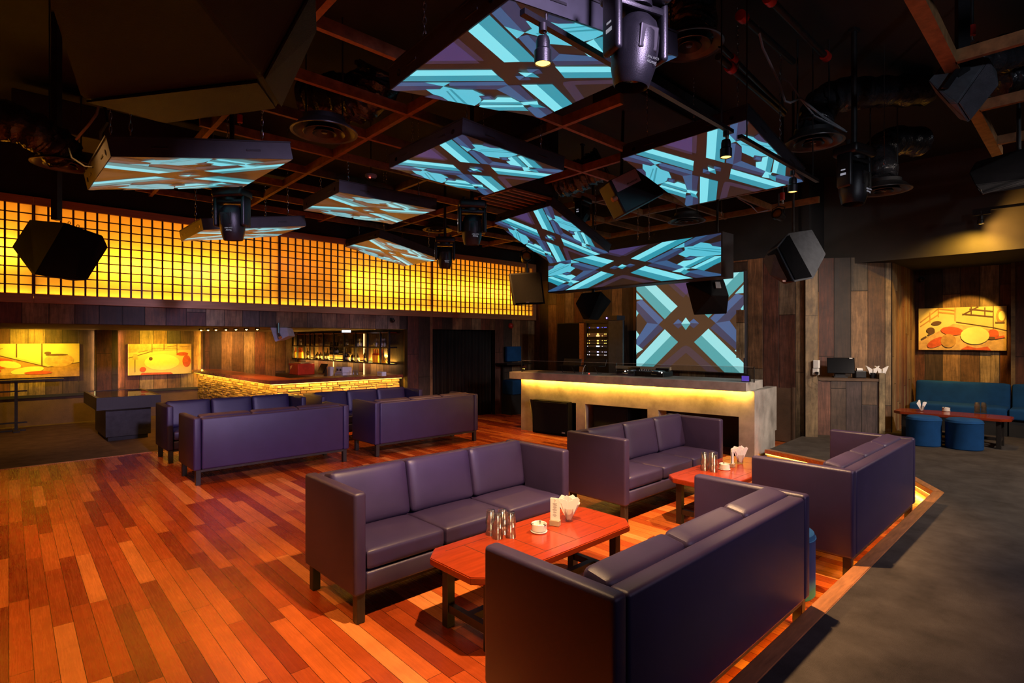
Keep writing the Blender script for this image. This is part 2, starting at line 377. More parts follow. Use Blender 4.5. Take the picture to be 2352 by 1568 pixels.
# LED tape under the lip of the step
T2 = inset(EDGE, .075); tape = MB()
for i in range(4): tape.tube([(*T2[i], .072), (*T2[i+1], .072)], .006, 6)
M_TAPE = emit('warm_led_tape', (1, .58, .06), 10.0)
o = obj('led_strip', tape, M_TAPE); o.rotation_euler = (0, 0, TH)
tag(o, 'glowing yellow LED strip under the wooden lip of the sunken dance floor', 'light strip')
for i, w in ((0, 60), (1, 10), (2, 12), (3, 12)):
    strip('step_led', W(*T2[i], .062), W(*T2[i+1], .062), (VB if i == 0 else Vector((0, 0, -1)))*.6+Vector((0, 0, -1)), w, AMBER)

struct('ceiling', MB().span(-7, 16, -6, 17, 5.0, 5.1), MAT['ceil'])
struct('ceiling.001', MB().span(-4, 6.7, BW+.06, 16.5, 2.085, 2.13), MAT['brown'])
struct('ceiling.002', MB().span(11.82, 16, -6, 3.7, 3.29, 3.34), MAT['ceil'])
wallseg('wall_back', (-4, BW), (6.62, BW), 2.09, 2.44, MAT['wall_u'])
wallseg('wall_back.001', (6.62, BW-.03), (7.28, BW-.03), 0, 2.44, MAT['wall_u'], .12)
wallseg('wall_back.002', (7.28, BW), (9.19, BW), 2.10, 2.44, MAT['wall_u'], .12)
wallseg('wall_back.003', (9.19, BW), (10.6, BW), 0, 2.44, MAT['wall_u'], .12)
wallseg('wall_back.004', (-4, BW+.02), (11, BW+.02), 3.87, 5, MAT['ceil'])
wallseg('wall_back.005', (-4, BW+.50), (11, BW+.50), 2.30, 5, MAT['oakblock'])
wallseg('wall_back.006', (6.9, BW+.55), (9.6, BW+.55), 0, 2.3, MAT['black'])
wallseg('wall_recess', (-4, 15.9), (4.05, 15.9), .62, 2.085, MAT['wall_u'], .1)
wallseg('wall_recess.001', (-4, 15.86), (4.05, 15.86), 0, .60, MAT['brown'], .14)
wallseg('trim_4', (-4, 15.82), (4.05, 15.82), .60, .655, MAT['black'], .18)
wallseg('wall_recess.002', (1.82, 15.80), (2.22, 15.80), .66, 2.085, MAT['wall_u'], .05)
wallseg('wall_bar', (4.05, 16.4), (6.75, 16.4), 0, 2.085, MAT['wall_u'])
wallseg('wall_bar.001', (4.05, 16.46), (4.05, 15.9), 0, 2.085, MAT['wall_u'], .05)
wallseg('wall_bar.002', (6.72, 16.4), (6.72, BW+.06), 0, 2.085, MAT['wall_u'])
wallseg('wall_left', (-4, -4), (-4, 16.5), 0, 5, MAT['wall_u'])
wallseg('wall_stage', (10.62, BW+.1), (10.62, 3.5), 0, 3.40, MAT['wall_u'], .1)
wallseg('wall_stage.001', (10.62, BW+.1), (10.62, 3.5), 3.40, 5, MAT['ceil'], .1)
M_POST = planks('tan_post', 'x', 'z', .5, 4, [(.30, .22, .11), (.26, .17, .08)], .6, grain=.6, dirt=.6)
wallseg('wall_stage.002', (10.52, 3.53), (10.62, 3.36), .14, 3.38, M_POST, .14)
wallseg('wall_niche', (11.42, 3.62), (12.16, 2.60), .14, 3.40, MAT['wall_u'])
wallseg('wall_niche.001', (10.72, 3.55), (11.46, 3.6), .14, 3.40, MAT['wall_u'])
wallseg('wall_right', (12.16, 2.58), (14.1, 2.58), .14, 3.40, planks('warm_boards', 'x', 'z', .13, 2.7, [(.26, .12, .045), (.2, .1, .05), (.30, .2, .1), (.17, .06, .03), (.24, .15, .07)], .6, grain=.6, seam=.006, dirt=.4, bump=.5))
wallseg('wall_right.001', (14.02, 2.7), (14.02, 1.04), .14, 3.40, MAT['wall_u'])
wallseg('wall_right.002', (13.80, 1.05), (13.80, -5), .14, 3.40, MAT['wall_u'])
wallseg('wall_right.003', (14.05, 1.07), (13.78, 1.07), .14, 3.40, M_POST)
wallseg('wall_header', (11.80, 3.8), (11.80, -5.5), 3.29, 5, mat('dark_grey_plaster', (.05, .045, .04), .7, var=.15, scale=2))
wallseg('wall_header.001', (10.62, 3.62), (11.80, 3.62), 3.38, 5, MAT['ceil'])

# ceiling battens: a grid of timber above the screens
n = 0
def batten(p0, p1, z=4.1, w=.05, h=.10):
    a = W(*p0, z); d = W(*p1, z)-a
    o = obj('ceiling_batten', MB().span(0, d.length, -w/2, w/2, 0, h), MAT['batten'], None, False); o.location = a; o.rotation_euler = (0, 0, math.atan2(d.y, d.x)); o['kind'] = 'structure'
SL = math.radians(1.2)
for k in range(7):
    a = 1.7+1.37*k; b0 = 2.3 if k < 2 else 3.1
    batten((a+.03*(b0-5), b0), (a+.03*(10.2-5), 10.2))
    if k >= 2: batten((a-.1, -1.4), (a-.1, .78))
for k in range(9):
    b = 3.0+.87*k
    if b > 3.3: batten((1.62 if k > 1 else .8, b), (9.99, b), 4.102, .045, .096)
batten((3.6, .82), (9.0, .82), 4.1, .10, .10)
# ================================================================== sofas
L, DP, HT = 2.12, .77, .86
SG = 'dark purple leather sofas around the dance floor'
def make_sofa(label):
    t = thing('sofa', label, 'sofa', (0, 0, 0), 0, SG)
    le = MAT['leather']; iw = L-.18; cw = iw/3
    for s in (-1, 1):
        obj('armrest', MB().box((s*(L/2-.045), 0, .525), (.09, DP, .67), .022, 3), le, t)
    obj('backrest', MB().span(-iw/2+.004, iw/2-.004, DP/2-.105, DP/2, .195, .85, .022, 3), le, t)
    obj('seat_rail', MB().span(-iw/2+.003, iw/2-.003, -DP/2+.012, DP/2-.11, .20, .325, .018, 3), le, t)
    obj('base_frame', MB().span(-iw/2, iw/2, DP/2-.10, DP/2-.02, .165, .195).span(-iw/2, iw/2, -DP/2+.06, -DP/2+.12, .165, .2), MAT['ebony'], t, False)
    for i in (-1, 0, 1):
        obj('seat_cushion', MB().puff((i*cw, -.055, .40), (cw-.008, .64, .135), .03, .014), le, t)
        obj('back_cushion', MB().puff((i*cw, DP/2-.205, .672), (cw-.010, .15, .42), .034, .016, Euler((math.radians(-11), 0, 0)), axis=1), le, t)
    for sx in (-1, 1):
        for sy in (-1, 1):
            obj('leg', MB().box((sx*(L/2-.06), sy*(DP/2-.05), .10), (.06, .06, .20), .004, 1), MAT['ebony'], t, False)
    return t
sofa = make_sofa('dark leather sofa facing us right behind the nearest red table, left of centre')
sofa.location = W(2.77, 3.66); sofa.rotation_euler = (0, 0, TH)
SP = [(2.80, 1.65, 1, 'largest nearest leather sofa seen from behind, cropped by the bottom of the photo'),
      (5.80, 1.64, 1, 'leather sofa seen from behind beside the carpeted step, nearest the blue bench table'),
      (5.66, 3.60, 0, 'leather sofa facing us directly in front of the grey concrete counter'),
      (2.95, 8.22, 1, 'leather sofa seen from behind, left one of the far pair with backs towards us'),
      (3.00, 9.90, 0, 'far left leather sofa facing us, beside the glass topped display case'),
      (5.50, 8.20, 1, 'leather sofa seen from behind, right one of the far pair with backs towards us'),
      (5.32, 9.72, 0, 'far leather sofa facing us, right in front of the stone bar')]
for a, b, f, lb in SP:
    dup(sofa, W(a, b), TH+math.pi*f, lb)

# ================================================================== low tables
def make_table(label, Lx, Ly, z=.48):
    t = thing('low_table', label, 'table', (0, 0, 0), 0, 'low red wooden tables with cut corners')
    c = .115; x, y = Lx/2, Ly/2
    top = MB().prism([(-x+c, -y), (x-c, -y), (x, -y+c), (x, y-c), (x-c, y), (-x+c, y), (-x, y-c), (-x, -y+c)], z-.045, z, .006)
    obj('table_top', top, MAT['table'], t)
    gr = MB()
    for gx in (-x*.62, -x*.2, x*.2, x*.62): gr.span(gx-.0018, gx+.0018, -y+.09, y-.09, z-.002, z+.0005)
    for gy in (-y+.09, y-.09): gr.span(-x*.82, x*.82, gy-.0018, gy+.0018, z-.002, z+.0005)
    obj('groove', gr, MAT['ebony'], t, False)
    for sx in (-1, 1):
        for sy in (-1, 1): obj('leg', MB().box((sx*(x-.15), sy*(y-.11), (z-.045)/2), (.06, .06, z-.045), .003, 1), MAT['ebony'], t, False)
        obj('cross_rail', MB().span(sx*(x-.15)-.02, sx*(x-.15)+.02, -y+.14, y-.14, .10, .15), MAT['ebony'], t, False)
    obj('long_rail', MB().span(-x+.17, x-.17, -.025, .025, .10, .15), MAT['ebony'], t, False)
    return t
tb = make_table('low red table before the nearest sofas, holding glasses, ashtray and menu card', 1.54, .63); tb.location = W(2.79, 2.68); tb.rotation_euler = (0, 0, TH)
dup(tb, W(5.70, 2.68), TH, 'low red table half hidden behind a sofa back, near the concrete counter')
dup(tb, W(11.75, 1.66, .14), TH+math.pi/2, 'low red table in front of the blue wall bench at the right')

# ------------------------------------------------------------------ things standing on the tables
def tumbler(inv=True):
    h, r0, r1, th = .098, .029, .038, .0025
    p = [(0, 0), (r0, 0), (r0+.002, .006), (r1, h), (r1-th, h), (r0-.001, .012), (0, .011)]
    if inv: p = [(r, h-z) for r, z in p]
    return p
GM = bpy.data.meshes.new('tumbler'); _b = MB().lathe(tumbler(), 20); bmesh.ops.recalc_face_normals(_b.bm, faces=_b.bm.faces); _b.bm.to_mesh(GM); _b.bm.free(); GM.materials.append(MAT['glass'])
GM.polygons.foreach_set('use_smooth', [True]*len(GM.polygons))
def glasses(base, spots, where, grp):
    for i, (dx, dy, k) in enumerate(spots):
        for j in range(k):
            o = bpy.data.objects.new('drinking_glass', GM); COL.objects.link(o); o.location = base+UA*dx+VB*dy+Vector((0, 0, .001+j*.075)); o.rotation_euler = (0, 0, i*.7)
            lv = 'lower' if j == 0 else 'upper'
            tag(o, 'upturned clear tumbler, '+lv+' layer of the stack '+where+', '+('nearest to us','leftmost','rightmost','farthest','outermost')[(0,2,3,1,4)[i]] if False else 'upturned clear tumbler, %s layer of the glasses %s' % (lv, where), 'glass', grp)
zt = .4805
glasses(G(1152, 1231, zt), [(-.045, -.01, 2), (.04, .035, 2), (.035, -.055, 2), (-.03, .08, 2)], 'on the nearest red table', 'stacked tumblers on the nearest table')
glasses(G(1623, 1078, zt), [(-.05, .0, 2), (.03, .045, 2), (.03, -.04, 2), (-.04, -.10, 2), (.115, .0, 2)], 'on the middle red table', 'stacked tumblers on the middle table')
glasses(G(2252, 948, .622), [(-.05, .04, 2), (.03, .04, 2), (.0, -.045, 2), (.095, -.03, 2)], 'on the table by the blue bench', 'stacked tumblers by the blue bench')
def ashtray(loc, label):
    t = thing('ashtray', label, 'ashtray', loc, TH, 'white round ashtrays on the tables')
    obj('bowl', MB().lathe([(0, .012), (.047, .012), (.050, .016), (.050, .062), (.0525, .064), (.0545, .062), (.0545, .016), (.050, .012), (.04, .011), (0, .011)], 36), MAT['white'], t)
    obj('saucer', MB().lathe([(0, 0), (.055, 0), (.060, .006), (.060, .011), (.0, .011)], 36), MAT['white'], t)
    nm = MB()
    for k in range(3): nm.box((.052*math.cos(k*2.09+.6), .052*math.sin(k*2.09+.6), .061), (.02, .012, .012), .003, 1, Euler((0, 0, k*2.09+.6)))
    obj('cigarette_notch', nm, mat('ash_grey', (.12, .11, .1), .8), t); return t
ar = ashtray(G(1238, 1221, zt), 'white ashtray on the nearest red table, between glasses and menu card')
dup(ar, G(1664, 1078, zt), TH, 'white ashtray on the middle red table beside a stack of tumblers')
dup(ar, G(2173, 944, .622), TH, 'white ashtray on the table in front of the blue bench')
def napkins(loc, label, rz, sharp=False):
    t = thing('napkin_holder', label, 'napkins', loc, rz, 'tumblers filled with folded napkins')
    obj('tumbler', MB().lathe(tumbler(False), 22), MAT['glass'], t)
    nb = MB(); N = 4 if sharp else 12
    for i in range(N):
        an = (i-(N-1)/2)*(.34 if sharp else .072); y = (.006 if i % 2 else -.006)+.004*math.sin(i*2.3); hgt = .185+.016*math.sin(i*2.1); w0, w1 = .010, (.020 if sharp else .024)
        q = [(-w0, .015), (w0, .015), (w1, hgt-.012), (w1*.2, hgt), (-w1, hgt-.02)]
        P = [(u*math.cos(an)+v*math.sin(an), v*math.cos(an)-u*math.sin(an)) for u, v in q]
        nb.hull([(u, y+v*.12*(1 if i % 2 else -1)*.5, v) for u, v in P]+[(u, y+.0025+v*.12*(1 if i % 2 else -1)*.5, v) for u, v in P])
    obj('folded_napkins', nb, MAT['paper'], t, False); return t
nk = napkins(G(1307, 1196, zt), 'clear tumbler of fanned white napkins beside the menu card', -.2)
dup(nk, G(1700, 1064, zt), .1, 'clear tumbler of white napkins on the middle red table')
nk2 = napkins(G(2117, 944, .622), 'clear tumbler with pointed white napkin on the table by the blue bench', 0, True)
def menu(loc, label, rz):
    t = thing('menu_stand', label, 'menu', loc, rz, 'menu cards in wooden blocks')
    obj('block', MB().box((0, 0, .02), (.075, .045, .04), .002, 1), MAT['oakblock'], t, False)
    obj('card', MB().box((0, .006, .118), (.070, .002, .165), 0), MAT['paper'], t, False)
    obj('card', MB().box((0, -.006, .118), (.070, .002, .165), 0), MAT['paper'], t, False)
    ln = MB()
    for k, (w, z) in enumerate([(.034, .163), (.026, .157), (.036, .150), (.024, .141), (.030, .134), (.020, .125), (.034, .118), (.030, .111), (.022, .102), (.028, .095), (.018, .085), (.030, .078), (.018, .068)]):
        ln.box((0, -.0074, z), (w, .0006, .0022))
    ln.tube([(.006*math.cos(q*.628), -.0074, .185+.006*math.sin(q*.628)) for q in range(10)], .0007, 4, True); ln.box((0, -.0074, .174), (.001, .0006, .012))
    obj('menu_lines', ln, mat('grey_ink', (.2, .2, .22), .8), t, False); return t
mn = menu(G(1275, 1206, zt), 'white menu card standing in a pale wooden block on the nearest table', TH-math.radians(68))
dup(mn, G(1682, 1072, zt), TH+.2, 'menu card seen edge-on in its block on the middle red table')

# ------------------------------------------------------------------ round fabric stools
def stool(loc, label, r=.24, h=.46):
    t = thing('pouf_stool', label, 'stool', loc, TH, 'round blue fabric stools')
    obj('body', MB().lathe([(0, 0), (r-.01, 0), (r, .012), (r, h-.06), (r+.003, h-.055), (r+.003, h-.05), (r, h-.045), (r-.008, h-.02), (r-.04, h), (r*.5, h+.008), (0, h+.01)], 40), MAT['blue'], t)
    obj('seam', MB().tube([((r+.003)*math.cos(k*.157), (r+.003)*math.sin(k*.157), h-.052) for k in range(40)], .004, 5, True), MAT['blue'], t); return t
st = stool(W(4.28, 1.62), 'turquoise round stool squeezed between two sofa backs near the step', .24, .47)
dup(st, W(11.13, 1.93, .14), 0, 'left one of two blue round stools before the table at the blue bench')
dup(st, W(11.20, 1.42, .14), 1, 'right one of two blue round stools before the table at the blue bench')
# ================================================================== LED screens hung from the ceiling
def ledmat(name, c, st):
    m = emit('led_'+name, c, st, (.05, .042, .036), .40); m.node_tree.nodes['Principled BSDF'].inputs['Specular IOR Level'].default_value = .5; return m
PAL = [('black', (.013, .008, .007), 1), ('bright', (.20, .74, .84), 1), ('teal', (.022, .30, .40), 1), ('blue', (.030, .10, .23), 1), ('navy', (.022, .038, .095), 1), ('violet', (.055, .038, .13), 1), ('dusk', (.035, .024, .05), 1), ('cyan', (.09, .52, .66), 1)]
LEDM = [ledmat(n, c, s) for n, c, s in PAL]
PALW = [('black', (.072, .034, .016), 1), ('bright', (.32, .74, .76), 1), ('teal', (.085, .36, .38), 1), ('blue', (.07, .12, .26), 1), ('navy', (.05, .05, .10), 1), ('violet', (.085, .045, .12), 1), ('dusk', (.072, .040, .048), 1), ('cyan', (.2, .6, .65), 1)]  # orange light reflected on the wall screen is put into these colours
LEDW = [ledmat('wall_'+n, c, s) for n, c, s in PALW]
PAL_REFL = [('black', (.062, .022, .006), 1), ('bright', (.17, .66, .76), 1), ('teal', (.05, .25, .28), 1), ('blue', (.085, .065, .065), 1), ('navy', (.06, .033, .026), 1), ('violet', (.075, .033, .018), 1), ('dusk', (.068, .028, .011), 1), ('cyan', (.10, .42, .50), 1)]  # warm light reflected on the left screens is put into their emission
LED_REFL = [ledmat('warm_'+n, c, s) for n, c, s in PAL_REFL]
K, B_, T_, U_, N_, V_, D_, C_ = range(8)
HALF = [  # right half of the picture, x 0..1, y -1..1
 (V_, [(0, .62), (.215, 1), (0, 1)]), (D_, [(.03, .56), (.06, .60), (.29, 1), (.215, 1), (0, .62)]),
 (D_, [(0, -.46), (.05, -.50), (.37, -1), (.24, -1), (0, -.62)]),
 (U_, [(.28, .10), (.56, .58), (.635, .53), (.34, 0)]), (N_, [(.34, 0), (.635, .53), (.655, .38), (.49, .04)]),
 (U_, [(.34, 0), (.49, .04), (.655, -.40), (.635, -.53)]), (N_, [(.34, 0), (.635, -.53), (.56, -.55), (.28, -.10)]),
 (B_, [(.10, .38), (.445, 1), (.595, 1), (.18, .255)]), (T_, [(.18, .255), (.595, 1), (.745, 1), (.26, .11)]),
 (B_, [(.26, -.11), (.745, -1), (.60, -1), (.18, -.25)]), (T_, [(.18, -.25), (.60, -1), (.435, -1), (.095, -.39)]),
 (U_, [(.665, .80), (.775, 1), (.885, 1), (.665, .60)]), (N_, [(.665, .60), (.885, 1), (1, 1), (1, .94), (.78, .60)]),
 (N_, [(.665, -.62), (.665, -.80), (.775, -1), (.885, -1)]), (U_, [(.665, -.62), (.885, -1), (1, -1), (1, -.93), (.80, -.62)]),
 (C_, [(.665, .80), (.665, .585), (.545, .575)]),
 (C_, [(.665, .585), (.745, .575), (.82, .70), (.905, .57), (.925, .45), (1, .33), (1, -.02), (.87, -.01), (.79, .03), (.72, .11), (.68, .06), (.605, .27), (.67, .42)]),
 (T_, [(.70, .50), (1, .12), (1, .07), (.69, .47)]), (T_, [(.76, .50), (1, .23), (1, .20), (.75, .48)]),
 (N_, [(.72, .11), (.79, .03), (.73, -.11), (.655, .0)]), (U_, [(.685, .01), (.73, .06), (.77, 0), (.73, -.07)]),
 (B_, [(.655, -.09), (.73, -.11), (.79, .0), (.87, -.01), (.665, -.41), (.595, -.23)]), (T_, [(.87, -.01), (.945, -.04), (.70, -.49), (.665, -.41)]),
 (B_, [(.945, -.06), (1, -.08), (1, -.12), (.77, -.555), (.725, -.50)]), (T_, [(1, -.12), (1, -.36), (.945, -.46), (.85, -.69), (.77, -.555)]),
 (B_, [(.70, -.49), (.665, -.41), (.545, -.56), (.625, -.65), (.735, -.48)]), (T_, [(.625, -.65), (.665, -.52), (.72, -.66), (.665, -.79)]),
 (N_, [(.905, .57), (1, .62), (1, .33), (.925, .45)]),
 (U_, [(.03, .01), (.092, .105), (.155, 0)]), (N_, [(.03, -.01), (.155, 0), (.092, -.10)]),
 (B_, [(0, 0), (0, .135), (.055, 0)]), (T_, [(0, 0), (.055, 0), (0, -.135)])]
def clipx(poly, lim):
    for sgn in (1, -1):
        out = []
        for i, p in enumerate(poly):
            q = poly[i-1]; ip, iq = p[0]*sgn <= lim, q[0]*sgn <= lim
            if ip != iq:
                t = (lim*sgn-q[0])/(p[0]-q[0]); out.append((lim*sgn, q[1]+(p[1]-q[1])*t))
            if ip: out.append(p)
        poly = out
        if not poly: return []
    return poly
def pattern(sx, sy, lim=1.0, z=0.0):
    """the X-shaped light picture, sx by sy metres, showing |x| < lim of it"""
    mb = MB(); q = 0.0
    mb.poly([(-sx/2, -sy/2, z), (sx/2, -sy/2, z), (sx/2, sy/2, z), (-sx/2, sy/2, z)], K)
    for i, (c, pts) in enumerate(HALF):
        q = z+.0003*(i+1)
        for s in (1, -1):
            P = clipx([(x*s, y) for x, y in pts], lim)
            if len(P) >= 3:
                if s < 0: P = P[::-1]
                mb.poly([(x/lim*sx/2, y*sy/2, q) for x, y in P], c)
    return mb
PW, PT = 1.35, .14
SCR_G = 'square LED screens hanging from the ceiling'
CH_G = 'steel chains of the ceiling screens'
def chain_mesh(n, pitch=.052):
    mb = MB()
    for i in range(n):
        pts = []
        for k in range(10):
            a = k*math.pi/5; x, z = .011*math.cos(a), .5*pitch*1.28*math.sin(a)
            pts.append((x, 0, z+i*pitch) if i % 2 == 0 else (0, x, z+i*pitch))
        mb.tube(pts, .0036, 4, True)
    return mb
CHM = obj('chain', chain_mesh(26), MAT['steel']); CHM_ME = CHM.data; bpy.data.objects.remove(CHM)
def chain(p, label, grp=CH_G):
    o = bpy.data.objects.new('chain', CHM_ME); COL.objects.link(o); o.location = p; o.rotation_euler = (0, 0, .4)
    o.scale = (1, 1, max(.3, (5.0-p.z)/(26*.052))); return tag(o, label, 'chain', grp)
def panel(c, ex, ey, label, short, chains=(0, 1, 2, 3), mats=None):
    ex, ey = Vector(ex).normalized(), Vector(ey).normalized(); ez = ex.cross(ey).normalized(); ey = ez.cross(ex)
    t = thing('led_screen', label, 'screen', (0, 0, 0), 0, SCR_G)
    t.matrix_world = Matrix(((ex.x, ey.x, ez.x, c[0]), (ex.y, ey.y, ez.y, c[1]), (ex.z, ey.z, ez.z, c[2]), (0, 0, 0, 1)))
    h = PW/2+.006
    obj('housing', MB().span(-h, h, -h, h, -PT, -.001), MAT['housing'], t, False)
    obj('display', pattern(PW, PW), mats or LEDM, t, False, norm=False)
    obj('back_lip', MB().span(-h-.006, h+.006, -h-.006, h+.006, -PT-.012, -PT), MAT['black'], t, False)
    for sx in (-.36, .36):
        obj('handle_slot', MB().box((sx*PW*.72, h+.001, -PT*.5), (.12, .006, .016), .002, 1), MAT['dkmetal'], t, False)
        obj('handle_slot', MB().box((h+.001, sx*PW*.72, -PT*.5), (.006, .12, .016), .002, 1), MAT['dkmetal'], t, False)
        obj('rigging_hole', MB().cyl((sx*PW*1.1, h, -PT*.45), (sx*PW*1.1, h+.003, -PT*.45), .022, 14), MAT['screen'], t)
    nm = ('left', 'far', 'right', 'near')
    for i, (x, y) in enumerate(((-1, 1), (-1, -1), (1, -1), (1, 1))):
        if i in chains:
            p = Vector(c)+ex*(x*.5)+ey*(y*.5)-ez*(PT+.005); chain(p, 'steel chain at the %s corner of the %s' % (('left', 'far', 'right', 'near')[i], short))
    return t
PANELS = [
 ((.113, 3.678, 3.623), (.606, -.795, -.03), (-.793, -.601, -.099), 'largest square LED screen overhead at the top of the photo, cyan X pattern', 'largest overhead screen'),
 ((-.396, 6.049, 3.719), (.659, -.752, -.004), (-.751, -.658, .046), 'flat hung LED screen with cyan X, centre of the ceiling behind the largest screen', 'middle ceiling screen'),
 ((2.129, 5.888, 3.665), (.676, -.737, .013), (-.721, -.657, .219), 'square LED screen tilted to the right, crossed by a lighting track', 'screen crossed by the lighting track'),
 ((-2.919, 5.004, 3.347), (.684, -.729, -.018), (-.716, -.667, -.204), 'leftmost large LED screen tilted towards the paper wall, orange lit side', 'left tilted screen'),
 ((-1.989, 7.68, 3.657), (.618, -.786, -.021), (-.786, -.619, .013), 'LED screen with brown ground hanging level before the yellow paper wall, third row', 'level screen before the paper wall'),
 ((-3.963, 8.149, 3.419), (.661, -.75, -.025), (-.742, -.649, -.171), 'thin seen LED screen behind a moving head light, low before the paper wall', 'low screen behind the moving head'),
 ((-2.354, 10.888, 3.564), (.668, -.744, -.001), (-.73, -.655, .195), 'farthest small looking LED screen in front of the paper wall', 'farthest screen at the paper wall'),
 ((.619, 8.895, 3.503), (.621, -.784, .016), (-.718, -.56, .412), 'steeply tilted LED screen left of the long banner screen', 'steep screen beside the banner')]
for i, (c, ex, ey, lb, sh) in enumerate(PANELS): panel(c, ex, ey, lb, sh, mats=LED_REFL if i in (3, 4, 5, 6) else LEDM)
def upright(name, TL, TR, hgt, depth, lim, mats, label, cat):
    TL, TR = Vector(TL), Vector(TR); TR.z = TL.z; x = (TR-TL); wdt = x.length; x.normalize(); z = Vector((0, 0, 1)); n = x.cross(z)      # n faces the viewer
    c = (TL+TR)/2-Vector((0, 0, hgt/2)); t = thing(name, label, cat)
    t.matrix_world = Matrix(((x.x, z.x, n.x, c.x), (x.y, z.y, n.y, c.y), (x.z, z.z, n.z, c.z), (0, 0, 0, 1)))
    obj('display', pattern(wdt, hgt, lim), mats, t, False, norm=False)
    obj('housing', MB().span(-wdt/2-.02, wdt/2+.02, -hgt/2-.02, hgt/2+.02, -depth, -.002), MAT['housing'], t, False); return t
bn = upright('led_banner', D(1260, 597, 10.7), D(1656.5, 534, 8.0), .615, .32, 1.0, LEDM, 'long upright LED banner with squashed X pattern above the concrete counter', 'screen')
for px, sh in ((1455, 'left'), (1481, 'right')):
    k = (px-1260)/396.; Y = 10.7*8/(8+(10.7-8)*k) if False else 1/((1-k)/10.7+k/8.0)
    chain(D(px, 545, Y)+Vector((.1, .12, .02)), sh+' steel chain above the middle of the LED banner')
yT, zT = onA(1462, 848, 10.5); yR, zR = onA(1708, 854, 10.5)
ws = upright('led_wall', W(10.5, yT, 3.16), W(10.5, yR, 3.16), 3.16-(zT+zR)/2, .09, .635, LEDW, 'wall mounted LED screen with big X pattern behind the concrete counter', 'screen')
b0, z0 = onA(1692, 712, 10.42); b1, z1 = onA(1709, 822, 10.42)
tag(obj('wooden_board', MB().span(10.40, 10.44, b1, b0, z1, z0), MAT['wall_v'], None, False, rotz=TH), 'dark wooden board covering the right edge of the wall LED screen', 'board')
# ================================================================== back-lit paper screens
def papermat():
    m, t, p = nt('rice_paper'); t.nodes.remove(p); out = t.nodes['Material Output']
    nz = node(t, 'ShaderNodeTexNoise', i_Scale=5.0, i_Detail=5.0); tc = node(t, 'ShaderNodeTexCoord'); t.links.new(tc.outputs['Object'], nz.inputs['Vector'])
    c = mixc(t, nz.outputs['Fac'], (1, .74, .26), (1, .84, .36))
    tr = node(t, 'ShaderNodeBsdfTranslucent'); t.links.new(c, tr.inputs[0]); df = node(t, 'ShaderNodeBsdfDiffuse'); df.inputs[0].default_value = (.7, .55, .35, 1)
    mx = node(t, 'ShaderNodeMixShader'); mx.inputs[0].default_value = .25; t.links.new(tr.outputs[0], mx.inputs[1]); t.links.new(df.outputs[0], mx.inputs[2]); t.links.new(mx.outputs[0], out.inputs[0]); return m
PAPER = papermat()
SA = [-2.92, .475, 3.88, 7.265, 10.62]; SB = BW-.05; Z0, Z1 = 2.375, 3.865
SLAB = ['leftmost glowing paper screen cut by the photo edge, behind the black hanging speaker', 'second glowing paper screen from the left, behind the moving head light', 'third glowing paper screen from the left, above the bar shelves', 'rightmost glowing paper screen, above the black curtain']
for i in range(4):
    a0, a1 = SA[i], SA[i+1]; w = a1-a0; a1 -= .003; w = a1-a0; t = thing('paper_screen', SLAB[i], 'screen', W(a0, SB, 0), TH, 'back-lit lattice paper screens')
    e1 = .12 if i == 3 else .018
    obj('frame_rail', MB().span(0, w, 0, .07, Z0, Z0+.125, .003, 1), MAT['pine'], t, False)
    obj('frame_rail', MB().span(0, w, 0, .07, Z1-.115, Z1, .003, 1), MAT['pine'], t, False)
    obj('frame_stile', MB().span(0, .016, .002, .07, Z0+.125, Z1-.115), MAT['lattice'] if i else MAT['pine'], t, False)
    obj('frame_stile', MB().span(w-e1, w, .002, .07, Z0+.125, Z1-.115), MAT['pine'] if i == 3 else MAT['lattice'], t, False)
    lt = MB(); x0, x1, y0, y1 = .016, w-e1, Z0+.125, Z1-.115
    for k in range(1, 24):
        x = x0+(x1-x0)*k/24; lt.span(x-.012, x+.012, .012, .034, y0, y1)
    for k in range(1, 10):
        z = y0+(y1-y0)*k/10; lt.span(x0, x1, .016, .030, z-.0078, z+.0078)
    obj('lattice', lt, MAT['lattice'], t, False)
    obj('paper', MB().poly([(x0, .045, y0), (x1, .045, y0), (x1, .045, y1), (x0, .045, y1)]), PAPER, t, False)
# the lamp tubes inside the light box
struct('trim_5', MB().span(-4, 10.7, BW+.10, BW+.5, 2.38, 2.42), MAT['brown']); struct('trim_6', MB().span(-4, 10.7, BW+.03, BW+.5, 3.86, 3.9), MAT['paper'])
LB = BW+.20
def tubelamp(a0, a1, z, w, d=LB): strip('screen_tube', W(a0, d, z), W(a1, d, z), -VB, w*.42*(a1-a0), YEL, .05)
tubelamp(-3, 10.6, 2.45, 8, BW+.12)
for a0, a1, z, w in ((-2.6, .35, 3.08, 28), (1.2, 3.5, 2.98, 32), (5.3, 7.1, 3.02, 30), (7.4, 10.3, 3.02, 26)): tubelamp(a0, a1, z, w)
area('screen_glow', W(3.3, BW+.47, 3.3), W(3.3, 0, 3.3), 58, (1, .34, .03), 13.6, .9)
